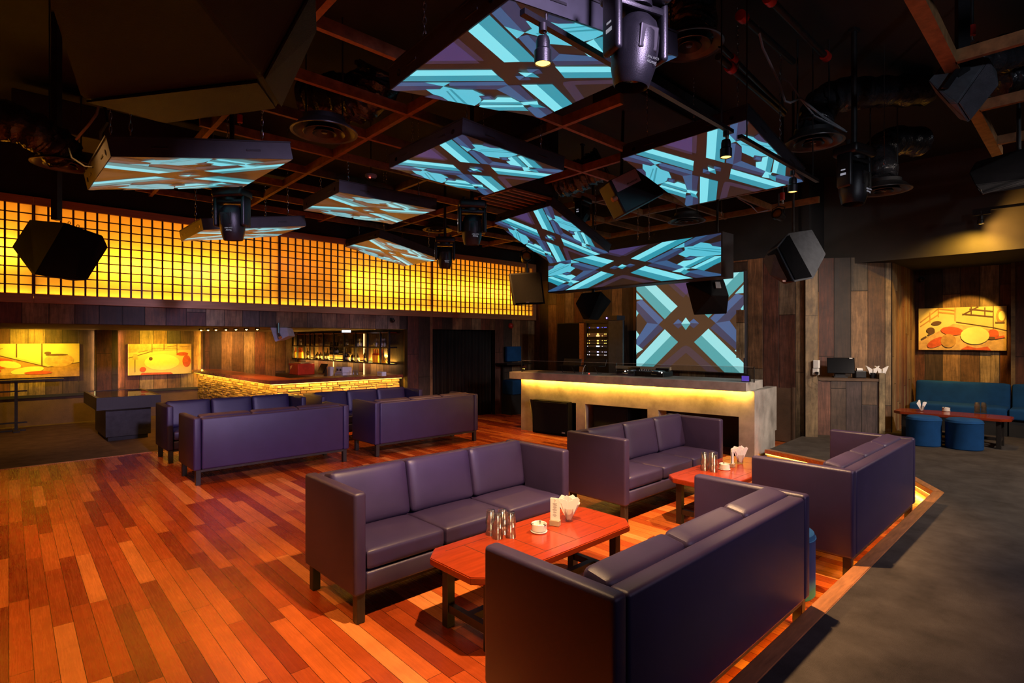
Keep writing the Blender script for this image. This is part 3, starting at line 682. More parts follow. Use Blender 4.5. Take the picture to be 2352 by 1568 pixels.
# ================================================================== the concrete counter with the music desk
PL, PR = W(7.80, 8.30), W(8.40, 3.66); BD = (PR-PL); BL = BD.length; BRZ = math.atan2(BD.y, BD.x); BX = BD.normalized(); BY = Vector((-BX.y, BX.x, 0))
def bpx(px, py, y):
    """pixel to booth x and height on the upright plane y metres behind the slab's front"""
    r = ray(px, py); o = PL+BY*y; t = o.dot(BY)/r.dot(BY); p = r*t; return (p-PL).dot(BX), CAMH+p.z
YF = .20
t = thing('music_counter', 'long grey concrete counter lit yellow under its overhanging top', 'counter', PL, BRZ)
obj('slab', MB().span(0, BL, 0, .90, 1.06, 1.20, .004, 1), MAT['concrete'], t, False)
xs = [bpx(p, 1000, YF)[0] for p in (1197, 1211, 1323, 1344, 1487, 1512, 1697, 1733)]
tops = [bpx(1260, 918, YF)[1], bpx(1410, 933, YF)[1], bpx(1600, 951, YF)[1]]
tz = sum(tops)/3
fb = MB()
pr = []
for i in range(4): pr += [(xs[2*i], 0), (xs[2*i], tz), (xs[2*i+1], tz), (xs[2*i+1], 0)] if 0 else []
outline = [(xs[0], 0), (xs[0], 1.06), (xs[7], 1.06), (xs[7], 0), (xs[6], 0), (xs[6], tz), (xs[5], tz), (xs[5], 0), (xs[4], 0), (xs[4], tz), (xs[3], tz), (xs[3], 0), (xs[2], 0), (xs[2], tz), (xs[1]+.06, tz), (xs[1]+.16, 0)]
fb.prism(outline, 0, .34); fb.xf(Matrix(((1, 0, 0, 0), (0, 0, 1, YF), (0, 1, 0, 0), (0, 0, 0, 1))))
obj('front_panel', fb, MAT['concrete'], t, False)
obj('end_panel', MB().span(xs[7]-.16, xs[7]-.002, YF+.34, 1.42, 0, 1.05, .004, 1).span(xs[7]-.16, xs[7]-.002, 1.42, 1.52, .30, 1.05), MAT['concrete'], t, False)
obj('end_panel', MB().span(xs[0], xs[0]+.14, YF+.34, 1.0, 0, 1.05), MAT['concrete'], t, False)
obj('desk_board', MB().span(xs[0]+.14, xs[7]-.16, .9, 1.42, .98, 1.03), MAT['brown'], t, False)
obj('back_board', MB().span(xs[0]+.14, xs[7]-.16, 1.0, 1.03, 0, .98), MAT['black'], t, False)
obj('led_tape', MB().tube([(xs[0]+.03, YF-.04, 1.052), (xs[7]-.03, YF-.04, 1.052)], .006, 6), M_TAPE, t)
def bw(x, y, z): return PL+BX*x+BY*y+Vector((0, 0, z))
strip('counter_led', bw(xs[0]+.05, YF-.045, 1.045), bw(xs[7]-.05, YF-.045, 1.045), BY*.55+Vector((0, 0, -1)), 75, YEL, .02)
# glass guard
gx0, gx1, gm, gm2 = bpx(1199, 850, .12)[0], bpx(1731, 870, .12)[0], bpx(1416, 850, .12)[0], bpx(1300, 850, .12)[0]
t = thing('glass_guard', 'low clear glass guard standing on top of the concrete counter', 'glass screen', bw(0, .12, 1.2), BRZ)
for x0, x1 in ((gx0, gm-.003), (gm+.003, gx1)):
    obj('glass_pane', MB().span(x0, x1, 0, .010, .001, .235), MAT['pane'], t, False); obj('top_edge', MB().span(x0, x1, 0, .010, .2355, .2385), MAT['edge'], t, False)
obj('end_bracket', MB().span(gx1, gx1+.012, -.004, .016, .0, .24), MAT['dkmetal'], t, False); obj('end_bracket', MB().span(gx0-.012, gx0, -.004, .016, .0, .24), MAT['dkmetal'], t, False)
# bass speakers inside the openings
def sub(px0, px1, pyt, y, h, label):
    x0 = bpx(px0, 980, y)[0]; x1 = bpx(px1, 980, y)[0]; t = thing('bass_speaker', label, 'speaker', bw((x0+x1)/2, y, 0), BRZ, 'black bass speakers under the concrete counter'); w = x1-x0
    obj('cabinet', MB().span(-w/2, w/2, .012, .52, .012, h, .006, 1), MAT['speaker'], t, False); obj('grille', MB().span(-w/2+.02, w/2-.02, 0, .014, .04, h-.025, .004, 1), MAT['grille'], t, False)
    obj('badge', MB().box((w/2-.10, -.002, .07), (.07, .004, .028)), MAT['cord'], t, False)
    for s in (-1, 1): obj('foot', MB().span(s*(w/2-.08)-.03, s*(w/2-.08)+.03, .05, .4, 0, .013), MAT['black'], t, False)
sub(1222, 1304, 926, .06, .66, 'black bass speaker standing in the left opening of the concrete counter')
sub(1362, 1441, 941, .24, .66, 'black bass speaker in the middle opening of the concrete counter')
# music gear on the slab
def deck(px, y, w, d, label, word):
    x = bpx(px, 860, y)[0]; t = thing('media_player', label, 'media player', bw(x, y, 1.2005), BRZ, 'black music players on the counter')
    obj('body', MB().span(-w/2, w/2, 0, d, 0, .085, .006, 1), MAT['lamp'], t, False)
    obj('jog_wheel', MB().lathe([(0, .086), (w*.36, .086), (w*.36, .098), (w*.33, .102), (0, .103)], 28, (0, d*.42, 0)), MAT['steel'], t)
    obj('display', MB().box((0, d*.86, .115), (w*.7, .02, .05), .002, 1, Euler((-.5, 0, 0))), MAT['screen'], t, False)
    text('brand_lettering', word, .034, MAT['label'], t, Matrix.Translation((0, -.0012, .045)) @ Matrix.Rotation(math.pi/2, 4, 'X')); return t
deck(1436, .36, .36, .40, 'left media player with jog wheel on the concrete counter', 'Pioneer')
deck(1502, .36, .36, .40, 'right media player with jog wheel on the concrete counter', 'Pioneer')
x = bpx(1470, 860, .40)[0]; t = thing('dj_mixer', 'black mixing desk between the two media players on the counter', 'mixer', bw(x, .40, 1.2005), BRZ)
obj('body', MB().span(-.10, .10, 0, .38, 0, .09, .006, 1), MAT['lamp'], t, False)
for i in range(4):
    for j in range(3): obj('knob', MB().cyl((-.07+.047*i, .12+.09*j, .09), (-.07+.047*i, .12+.09*j, .112), .011, 10), MAT['steel'], t)
t = thing('counter_box', 'long pale wooden box lid behind the media players', 'box', bw(bpx(1475, 853, .82)[0], .80, 1.2005), BRZ)
obj('lid', MB().span(-.55, .55, 0, .08, .10, .155), MAT['oakblock'], t, False); obj('box_body', MB().span(-.53, .53, .01, .07, 0, .10), MAT['ebony'], t, False)
for px, c, lb in ((1436, (1, .95, .9), 'bright white lamp of the left media player'), (1520, (1, .95, .9), 'bright white lamp of the right media player'), (1353, (1, .05, .03), 'tiny red indicator light on the counter')):
    xx = bpx(px, 864, .30)[0]; tag(obj('indicator_light', MB().lathe([(0, -.012), (.012, 0), (0, .012)], 10, (0, 0, 0)), emit('indicator', c, 14.0 if c[1] > .5 else 6.0), loc=bw(xx, .30, 1.285 if c[1] > .5 else 1.215)), lb, 'light')
def laptop(px, y, label, w=.36, h=.24, ang=-.35):
    t = thing('laptop', label, 'laptop', bw(bpx(px, 850, y)[0], y, 1.2005), BRZ)
    obj('base', MB().span(-w/2, w/2, -.24, 0, .14, .155, .003, 1), MAT['lamp'], t, False); obj('lid', MB().box((0, .03, .155+h/2*.5), (w, .012, h*.55), .003, 1, Euler((ang, 0, 0))), MAT['lamp'], t, False)
    for s in (-1, 1): obj('stand_leg', MB().tube([(s*.12, -.2, .14), (s*.14, -.1, .001), (s*.14, .04, .001)], .006, 6), MAT['dkmetal'], t)
laptop(1313, .55, 'left dark laptop on a wire stand behind the glass guard', .42); laptop(1365, .62, 'right dark laptop on a wire stand behind the glass guard', .5)
xg = bpx(1338, 860, .3)[0]
tag(obj('gooseneck_lamp', MB().tube([bw(xg, .3, 1.201), bw(xg+.005, .3, 1.26), bw(xg+.03, .3, 1.33), bw(xg+.07, .29, 1.375)], .008, 8), MAT['white']), 'white curved gooseneck lamp on the counter behind the glass', 'lamp')
xd = bpx(1712, 870, .22)[0]; t = thing('patch_box', 'small violet lit box at the right end of the counter top', 'box', bw(xd, .22, 1.2005), BRZ)
obj('case', MB().span(-.06, .06, 0, .08, 0, .10), MAT['lamp'], t, False); obj('lit_face', MB().span(-.055, .055, -.003, 0, .01, .09), emit('violet_display', (.12, .06, .5), 1.2), t, False)
# amplifier rack and cabinets against the stage wall
def onwall(px, py, a): b, z = onA(px, py, a); return b, z
b0, z1 = onA(1345, 737, 9.9); b1, _ = onA(1398, 737, 9.9); b2, _ = onA(1431, 737, 9.9)
t = thing('amplifier_rack', 'tall black rack of amplifiers with small lights behind the counter', 'rack', W(9.9, b1, 0), TH)
obj('case', MB().span(.03, .6, 0, b0-b1, 0, z1).span(0, .03, 0, .035, 0, z1).span(0, .03, b0-b1-.035, b0-b1, 0, z1).span(0, .03, 0, b0-b1, z1-.05, z1), MAT['lamp'], t, False)
obj('door', MB().span(-.01, .02, b2-b1, -.004, .02, z1-.01), MAT['grayspk'], t, False)
cs = [((.06, .09, 1.0), 'blue'), ((1, .6, .1), 'amber'), ((1, .5, .15), 'orange'), ((1, .6, .1), 'amber'), ((1, .55, .05), 'amber'), ((.8, .85, 1), 'white'), ((.5, .5, .9), 'violet'), ((.6, .6, .7), 'pale'), ((1, .55, .05), 'amber')]
EM = {}
for k, (c, nme) in enumerate(cs):
    _, zz = onA(1380, (758, 767, 771, 782, 788, 795, 808, 815, 827)[k] if k else 752, 9.9)
    u = obj('amplifier_unit', MB().span(-.006, .03, .05, b0-b1-.05, zz-.022, zz+.022, .002, 1), MAT['oakblock'] if k in (1, 2) else MAT['unit'], t, False)
    EM.setdefault(nme, emit('rack_'+nme, c, 3.0)); wq = .05 if k not in (2, 5) else .09
    obj('status_display', MB().span(-.009, -.005, (b0-b1)*.45-wq/2, (b0-b1)*.45+wq/2, zz-.012, zz+.012), EM[nme], u, False)
    for q_ in (.1, .16, .26, .82, .9):
        if (k*7+int(q_*100)) % 3: obj('status_light', MB().span(-.009, -.005, (b0-b1)*q_-.008, (b0-b1)*q_+.008, zz-.006, zz+.006), EM[nme], u, False)
t = thing('network_box', 'small device with violet light on top of the amplifier rack', 'device', W(9.9, b1-.02, z1+.001), TH)
obj('case', MB().span(0, .3, -.2, b0-b1-.1, 0, .10), MAT['lamp'], t, False); obj('status_light', MB().lathe([(0, -.02), (.02, 0), (0, .02)], 10, (-.004, .07, .05)), emit('violet_light', (.25, .15, 1), 9.0), t)
c0, zc = onA(1280, 742, 10.0); c1, _ = onA(1331, 742, 10.0)
t = thing('tall_cabinet', 'tall plain black cabinet left of the amplifier rack', 'cabinet', W(10.0, c1, 0), TH)
obj('carcass', MB().span(0, .5, 0, c0-c1, 0, zc), MAT['black'], t, False); obj('front_cloth', MB().span(-.012, -.001, .01, c0-c1-.01, .03, zc-.02), MAT['grille'], t, False)
w0, zw = onA(1331, 742, 9.98); w1, _ = onA(1343, 742, 9.98)
tag(obj('timber_post', MB().span(9.96, 10.04, w1+.01, w0-.01, 0, zw), MAT['nosing'], None, False, rotz=TH), 'pale upright timber between the black cabinet and the amplifier rack', 'post')
# ================================================================== the bar in the recess
def rt(o): o.rotation_euler = (0, 0, TH); return o
t = thing('bar_counter', 'L-shaped bar with red wooden top and yellow lit stone front', 'bar', W(0, 0, 0), TH)
A0, A1, B0, B1 = 3.77, 6.60, 10.42, 15.80
obj('bar_top', MB().prism([(A0, B0), (A1, B0), (A1, B0+.58), (A0+.58, B0+.58), (A0+.58, B1), (A0, B1)], 1.03, 1.10, .004), MAT['barwood'], t, False)
obj('core', MB().prism([(A0+.17, B0+.16), (A1, B0+.16), (A1, B0+.45), (A0+.45, B0+.45), (A0+.45, B1), (A0+.17, B1)], 0, 1.03), MAT['black'], t, False)
def stonemat():
    m, tt, p = nt('ledge_stone_pieces'); g = node(tt, 'ShaderNodeNewGeometry'); rp = node(tt, 'ShaderNodeValToRGB'); rp.color_ramp.elements[0].color = (.15, .085, .04, 1); rp.color_ramp.elements[1].color = (.36, .24, .13, 1)
    tt.links.new(g.outputs['Random Per Island'], rp.inputs[0]); tc = node(tt, 'ShaderNodeTexCoord'); nz = node(tt, 'ShaderNodeTexNoise', i_Scale=14.0, i_Detail=6.0); tt.links.new(tc.outputs['Object'], nz.inputs['Vector'])
    tt.links.new(mixc(tt, .5, rp.outputs[0], mixc(tt, 1.0, rp.outputs[0], nz.outputs['Color'], 'MULTIPLY')), p.inputs['Base Color']); p.inputs['Roughness'].default_value = .8
    bp = node(tt, 'ShaderNodeBump', i_Strength=.8, i_Distance=.02); tt.links.new(nz.outputs['Fac'], bp.inputs['Height']); tt.links.new(bp.outputs[0], p.inputs['Normal']); return m
STONE = stonemat()
def stones(x0, x1, f):
    mb = MB(); z = 0.01
    while z < 1.0:
        h = random.uniform(.028, .06); x = x0+random.uniform(-.1, 0)
        while x < x1:
            w = random.uniform(.10, .34); e = random.uniform(.0, .018); xa, xb = max(x, x0), min(x+w, x1)
            if xb-xa > .03: f(mb, xa+.003, xb-.003, e, z, min(z+h, 1.025))
            x += w
        z += h+.003
    return mb
obj('stone_front', stones(A0+.17, A1, lambda mb, a, b, e, z, h: mb.hull([(a, B0+.165, z), (b, B0+.165, z), (a, B0+.165, h), (b, B0+.165, h), (a+.008, B0+.14-e, z+.006), (b-.006, B0+.14-e+random.uniform(-.01, .01), z+.004), (a+.006, B0+.14-e+random.uniform(-.01, .01), h-.006), (b-.008, B0+.14-e, h-.004)])), STONE, t, False)
obj('stone_front', stones(B0+.14, B1, lambda mb, a, b, e, z, h: mb.hull([(A0+.175, a, z), (A0+.175, b, z), (A0+.175, a, h), (A0+.175, b, h), (A0+.15-e, a+.008, z+.006), (A0+.15-e+random.uniform(-.01, .01), b-.006, z+.004), (A0+.15-e+random.uniform(-.01, .01), a+.006, h-.006), (A0+.15-e, b-.008, h-.004)])), STONE, t, False)
obj('led_tape', MB().tube([(A1, B0+.06, 1.022), (A0+.06, B0+.06, 1.022), (A0+.06, B1, 1.022)], .006, 6), M_TAPE, t)
strip('bar_led', W(A1, B0+.03, 1.015), W(A0+.03, B0+.03, 1.015), VB*.3+Vector((0, 0, -1)), 40, YEL)
strip('bar_led', W(A0+.03, B0+.03, 1.015), W(A0+.03, B1, 1.015), UA*.3+Vector((0, 0, -1)), 48, YEL)
# back bar shelf on the right hand wall of the recess
SAa = 6.50; ZS = (1.33, 1.70, 2.035)
t = thing('bottle_shelf', 'long black metal bottle shelf on the wall behind the bar', 'shelf', W(0, 0, 0), TH)
for z in ZS: obj('shelf_board', MB().span(SAa, 6.715, 10.84, 16.25, z-.03, z), MAT['ebony'] if z < 2 else MAT['barwood'], t, False)
ub = [10.85]+[onA(660+x/8.4, 800, SAa)[0] for x in (1790, 1540, 1310, 1085, 890, 690, 515, 430, 340, 190)]+[16.22]
for b in ub: obj('upright', MB().span(SAa-.012, SAa+.03, b-.02, b+.02, ZS[0]-.03, ZS[2]+.01), MAT['dkmetal'], t, False)
obj('lower_shelf', MB().span(SAa, 6.715, onA(660+1090/8.4, 800, SAa)[0], onA(660+780/8.4, 800, SAa)[0], 1.475, 1.495), MAT['ebony'], t, False)
wm = MB(); b0, b1 = ub[0]+.02, ub[1]-.02
for k in range(26):
    for s in (1, -1):
        p = [(6.55, b0+(b1-b0)*q, 1.35+((k/26)+s*q*.9) % 1.0*.33) for q in (0, .24, .49, .74, 1)]
        for q0, q1 in zip(p, p[1:]):
            if abs(q1[2]-q0[2]) < .2: wm.tube([q0, q1], .0022, 4)
obj('wire_mesh', wm, MAT['steel'], t, False)
for px, z0, z1, e in ((832, .95, 2.03, 5.), (762, .95, 1.32, 2.5)):
    b, _ = onA(px, 800, 6.66); tag(rt(obj('led_strip', MB().span(6.70, 6.712, b-.012, b+.012, z0, z1), emit('upright_led', (1, .62, .16), e), None, False)), 'upright glowing LED line on the wall %s' % ('through the bottle shelf' if px == 832 else 'below the bottle shelf'), 'light strip')
# things on the shelf
BPROF = dict(tall=[(0, 0), (.036, 0), (.038, .01), (.038, .17), (.03, .20), (.014, .225), (.013, .29), (.016, .292), (.016, .305), (0, .306)],
             stout=[(0, 0), (.048, 0), (.05, .01), (.05, .11), (.035, .15), (.016, .165), (.016, .20), (0, .202)],
             squat=[(0, 0), (.05, 0), (.055, .02), (.045, .08), (.02, .11), (.02, .14), (0, .141)])
def trans(name, col, gl=.12):
    m, tt, p = nt(name); p.inputs['Base Color'].default_value = col+(1,); p.inputs['Roughness'].default_value = .12; out = tt.nodes['Material Output']
    tr = node(tt, 'ShaderNodeBsdfTranslucent'); tr.inputs[0].default_value = col+(1,); mx = node(tt, 'ShaderNodeMixShader'); mx.inputs[0].default_value = .6
    tt.links.new(p.outputs[0], mx.inputs[1]); tt.links.new(tr.outputs[0], mx.inputs[2]); tt.links.new(mx.outputs[0], out.inputs[0]); return m
M_AMB = trans('amber_liquor', (1, .72, .12)); M_REDN = trans('red_glaze', (.6, .16, .04)); M_CLR = MAT['glass']
BM_ = {}
def bottle(px, z, kind, a, name, label, grp, scale=1.0):
    b, _ = onA(px, 800, a); key = (kind, name)
    if key not in BM_:
        t = thing(name, label, name.split('_')[-1], W(a, b, z+.001), TH, grp); P = BPROF[kind]
        if name == 'amber_bottle':
            obj('body', MB().lathe(P[:4]+[(0, .17)], 14), M_AMB, t); obj('neck', MB().lathe([(0, .17), (.0385, .17)]+P[4:], 14), M_REDN, t)
        elif name == 'dark_bottle':
            obj('body', MB().lathe(P, 14), MAT['bottle'], t); obj('paper_label', MB().lathe([(P[2][0]+.0012, .035), (P[2][0]+.0012, .09)], 14), MAT['label'], t)
        else:
            obj('body', MB().lathe(P, 14), M_CLR, t); obj('stopper', MB().lathe([(0, P[-1][1]), (.02, P[-1][1]+.005), (.022, P[-1][1]+.03), (0, P[-1][1]+.04)], 10), M_CLR, t)
        BM_[key] = t
    else:
        t = dup(BM_[key], W(a, b, z+.001), TH, label, grp)
    t.scale = (scale,)*3
ORDL = 'first second third fourth fifth sixth seventh eighth ninth tenth eleventh twelfth thirteenth fourteenth fifteenth sixteenth seventeenth eighteenth nineteenth twentieth twenty-first'.split()
ORD = ['first', 'second', 'third', 'fourth', 'fifth', 'sixth', 'seventh', 'eighth', 'ninth', 'tenth', 'eleventh', 'twelfth']
amb = [160, 222, 250, 277, 1672, 1705, 1745, 1822, 1855, 1888]; drk = [(395, 'tall'), (580, 'stout'), (645, 'stout'), (728, 'stout'), (778, 'tall'), (1140, 'tall'), (1172, 'stout'), (1265, 'stout'), (1352, 'stout'), (1500, 'tall')]
for i, x in enumerate(amb): bottle(660+x/8.4, ZS[0], 'tall', 6.60, 'amber_bottle', '%s amber bottle from the left, glowing on the lowest bar shelf' % ORD[i], 'amber bottles on the lowest bar shelf')
for i, (x, k) in enumerate(drk): bottle(660+x/8.4, ZS[0], k, 6.58, 'dark_bottle', '%s dark bottle from the left on the lowest bar shelf' % ORD[i], 'dark bottles on the bar shelves')
for i, x in enumerate((842, 878, 925, 962)): bottle(660+x/8.4, 1.495, 'tall', 6.60, 'dark_bottle', '%s dark bottle on the short raised shelf behind the bar' % ORD[i], 'dark bottles on the bar shelves')
car = [215, 245, 268, 640, 665, 715, 742, 772, 1032, 1060, 1132, 1160, 1365, 1395, 1430, 1690, 1720, 1752, 1826, 1852, 1880]
for i, x in enumerate(car): bottle(660+x/8.4, ZS[1], 'stout', 6.60+.03*((i % 2)*2-1), 'clear_decanter', '%s clear decanter from the left on the middle bar shelf' % ORDL[i], 'clear decanters on the middle bar shelf', .78)
strip('shelf_led', W(6.69, 10.9, ZS[0]+.012), W(6.69, 16.2, ZS[0]+.012), -UA*.5+Vector((0, 0, 1)), 95, (1, .52, .07), .02)
strip('wall_led', W(6.60, 10.9, ZS[0]-.04), W(6.60, 16.2, ZS[0]-.04), UA*.6+Vector((0, 0, -1)), 12, WARM, .02)
# back counter and the things on it
tag(rt(obj('back_counter', MB().span(6.05, 6.70, 11.1, 16.3, .0, .90), MAT['ebony'], None, False)), 'dark work counter along the wall under the bottle shelf', 'counter')
def at(px, py, a, z=.901): b, _ = onA(px, py, a); return W(a, b, z)
t = thing('red_cabinet', 'red cabinet with pale dog sticker on the counter behind the bar', 'cabinet', at(690, 860, 6.35), TH)
obj('body', MB().span(-.22, .25, -.36, .30, 0, .30, .01), mat('dark_red_paint', (.22, .014, .008), .4), t, False); obj('control_strip', MB().span(-.228, -.221, .20, .27, .03, .26), MAT['grayspk'], t, False)
dog = MB().poly([(-.226, .10-x, .16+z) for x, z in ((-.06, .0), (-.035, .04), (-.06, .05), (-.05, .075), (0, .06), (.045, .085), (.05, .105), (.075, .10), (.095, .075), (.07, .065), (.06, .03), (.07, 0), (.055, 0), (.035, .03), (-.01, .02), (-.03, -.02), (-.05, -.02))])
obj('dog_sticker', dog, MAT['label'], t, False); obj('tray', MB().span(-.1, .2, -.25, .2, .302, .34, .008), MAT['steel'], t, False)
t = thing('till_screen', 'tilted black till screen behind the bar', 'monitor', at(742, 858, 6.25), TH)
obj('display', MB().box((-.02, 0, .22), (.03, .36, .27), .006, 1, Euler((0, .5, 0))), MAT['screen'], t, False); obj('stand', MB().span(-.06, .12, -.1, .1, 0, .02).box((.06, 0, .12), (.03, .12, .22)), MAT['lamp'], t, False)
for px, d, lb in ((760, (.10, .16, .20), 'small white box under the upright light behind the bar'), (789, (.25, .42, .16), 'lower white coffee appliance behind the bar'), (877, (.10, .2, .09), 'small white box on the bar near its right end')):
    t = thing('white_box', lb, 'box', at(px, 858, 6.3) if px < 870 else W(6.0, onA(px, 858, 6.0)[0], 1.101), TH, 'white boxes behind the bar'); h = d[2]+(.08 if px == 760 else 0)
    obj('case', MB().span(-d[0]/2, d[0]/2, -d[1]/2, d[1]/2, 0, h, .008), MAT['white'], t, False); obj('front_panel', MB().span(-d[0]/2-.004, -d[0]/2, -d[1]*.3, d[1]*.3, h*.2, h*.8), MAT['label'], t, False)
t = thing('coffee_machine', 'pale coffee machine standing on a white base behind the bar', 'appliance', at(790, 858, 6.3, 1.065), TH)
obj('body', MB().span(-.12, .12, -.17, .17, 0, .14, .01), MAT['white'], t, False)
for s in (-1, 1): obj('dial', MB().cyl((-.14, s*.08, .07), (-.12, s*.08, .07), .025, 12), MAT['lamp'], t)
for i, px in enumerate((804, 812, 820)): tag(rt(obj('glass_jug', MB().lathe([(0, 0), (.03, 0), (.033, .02), (.03, .16), (.024, .2), (.028, .24)], 14), MAT['glass'], loc=at(px, 858, 6.2+.05*i))), '%s glass jug right of the coffee machine' % ORD[i], 'jug', 'glass jugs behind the bar')
# small lamps over the bar, lit sign, camera, alarm
for i, (px, py) in enumerate(((462, 754), (478, 755), (496, 753), (519, 754), (542, 753), (566, 752.5), (591, 752))):
    bb = 12.6-.29*i; p = W(onB(px, py, bb)[0], bb, 2.055)
    t = thing('bar_spotlight', '%s of the row of tiny orange lamps under the recess ceiling, counted from the left' % ORD[i], 'lamp', p, TH, 'tiny lamps over the bar')
    obj('housing', MB().cyl((0, 0, .0), (0, 0, .028), .045, 12), MAT['brown'], t); obj('bulb', MB().lathe([(0, -.018), (.018, -.006), (.02, .004), (0, .006)], 10), emit('bar_bulb_%d' % (i == 5), (1, .50, .12), 60.0 if i == 5 else 22.0), t)
    if i in (1, 3, 5): spot('bar_lamp', p-Vector((0, 0, .03)), p+Vector((.2, .3, -2)), 80, (1, .42, .10), 120, .8, .03)
spot('bar_lamp', W(5.2, 13.4, 2.04), W(5.0, 14.6, .8), 170, (1, .42, .1), 130, .8, .05); spot('bar_lamp', W(5.2, 15.4, 2.04), W(5.0, 16.4, 1.0), 110, (1, .45, .1), 130, .8, .05)
t = thing('lit_sign', 'small white lit sign hanging before the bottle shelf top', 'sign', D(795.5, 760, 13.0), TH-.5)
obj('sign_face', MB().span(-.10, .10, -.012, .0, -.032, .032), emit('sign_white', (.85, .88, 1), 1.6), t, False); obj('case', MB().span(-.105, .105, .001, .03, -.036, .036), MAT['lamp'], t, False)
obj('dark_mark', MB().span(-.055, -.015, -.014, -.0125, -.006, .004), MAT['cord'], t, False)
ab, zz = onB(902, 735, BW-.06); t = thing('security_camera', 'small black dome camera under the third paper screen', 'camera', W(ab, BW-.062, zz), TH)
obj('bracket', MB().span(-.03, .03, 0, .058, .0, .05), MAT['lamp'], t, False); obj('dome', MB().lathe([(0, -.05), (.035, -.04), (.05, -.01), (.05, .01), (0, .012)], 16), MAT['screen'], t)
ab, zz = onB(1173, 748, BW-.01); t = thing('alarm_bell', 'round red alarm bell on the dark boards under the right paper screen', 'alarm', W(ab, BW-.001, zz), TH)
obj('gong', MB().lathe([(0, .075), (.03, .07), (.06, .05), (.075, .02), (.075, 0), (0, 0)], 24).xf(Matrix.Rotation(math.pi/2, 4, 'X')), MAT['red'], t); obj('hub', MB().cyl((0, -.085, 0), (0, -.07, 0), .014, 10), MAT['steel'], t)
# the grey wall speaker under the fascia
def hullspk(name, label, pts, mat_, grille=None, grp='black loudspeakers hanging from the ceiling', extra=None, gm=None, bev=.006):
    """loudspeaker cabinet: pts are (px, py, depth)"""
    P = [D(*p) for p in pts]; c = sum(P, Vector())/len(P); t = thing(name, label, 'loudspeaker', c, 0, grp)
    obj('cabinet', MB().hull([p-c for p in P], bev), mat_, t, False)
    for g in (grille or []):
        q = [D(*p)-c for p in g]; m = sum(q, Vector())/len(q); nn = (q[1]-q[0]).cross(q[2]-q[0]).normalized()
        if nn.dot(m) < 0: nn = -nn
        q = [m+(x-m)*.95 for x in q]
        obj('grille', MB().hull([x+nn*.002 for x in q]+[x+nn*.010 for x in q]), gm or MAT['grille'], t, False)
    return t, c
t, c = hullspk('wall_speaker', 'small grey loudspeaker on a bracket under the plank fascia, left of the bottle shelf', [(621, 752, 10.1), (659, 752, 10.1), (663, 771, 10.0), (632, 785, 9.95), (672, 754, 10.4), (678, 772, 10.4), (655, 781, 10.3), (625, 753, 10.4)], MAT['palespk'])
obj('bracket', MB().cyl(D(640, 765, 10.0)-c, D(640, 742, 10.05)-c, .025, 10).cyl(D(640, 766, 10.02)-c, D(644, 775, 9.92)-c, .03, 10), MAT['steel'], t)
# black curtain in the doorway
mb = MB(); prof = []
for k in range(161):
    x = 7.27+1.95*k/160; prof.append((x, BW+.17+.035*math.sin(k*.72)+.02*math.sin(k*.31+1)))
lo = [mb.bm.verts.new((x, y, .01)) for x, y in prof]; hi = [mb.bm.verts.new((x, y*.5+(BW+.17)*.5, 2.16)) for x, y in prof]
for k in range(160): mb.bm.faces.new((lo[k], lo[k+1], hi[k+1], hi[k]))
mb2 = mb; o = obj('curtain', mb2, mat('black_velvet', (.014, .012, .012), .8, var=.4, scale=9, stretch=(8, 8, .3)), rotz=TH); md = o.modifiers.new('thick', 'SOLIDIFY'); md.thickness = .006
tag(o, 'black pleated curtain hanging in the dark doorway under the right paper screen', 'curtain')
# pictures: plain painted panels
def picture(label, a0, a1, z0, z1, b, th, shapes, cols, vert=False, name='picture'):
    w, h = a1-a0, z1-z0; t = thing(name, label, 'picture', W(a0, b, z0) if not vert else W(b, a0, z0), TH if not vert else TH-math.pi/2, 'yellow lit painted panels')
    obj('panel', MB().span(0, w, 0, th, 0, h), cols[0], t, False); mb = MB()
    for i, (m, pts) in enumerate(shapes): mb.poly([(x*w, -.0006*(i+1)-.001, y*h) for x, y in pts], m)
    obj('painted_shapes', mb, cols, t, False); return t
PC = [mat('art_cream', (.66, .54, .20), .6, var=.08, scale=5), mat('art_ochre', (.42, .24, .07), .6), mat('art_red', (.52, .09, .03), .6), mat('art_ink', (.10, .05, .025), .6), mat('art_tan', (.56, .36, .15), .6), mat('art_pale', (.80, .73, .25), .6, var=.05)]
def oval(x, y, rx, ry, a=0, n=18): return [(x+rx*math.cos(k*2*math.pi/n)*math.cos(a)-ry*math.sin(k*2*math.pi/n)*math.sin(a)*.5, y+rx*math.cos(k*2*math.pi/n)*math.sin(a)*2+ry*math.sin(k*2*math.pi/n)*math.cos(a)) for k in range(n)]
def bar(x0, y0, x1, y1, w=.006):
    d = Vector((x1-x0, (y1-y0)*.5)); n = Vector((-d.y, d.x)).normalized()*w; return [(x0-n.x, y0-n.y*2), (x1-n.x, y1-n.y*2), (x1+n.x, y1+n.y*2), (x0+n.x, y0+n.y*2)]
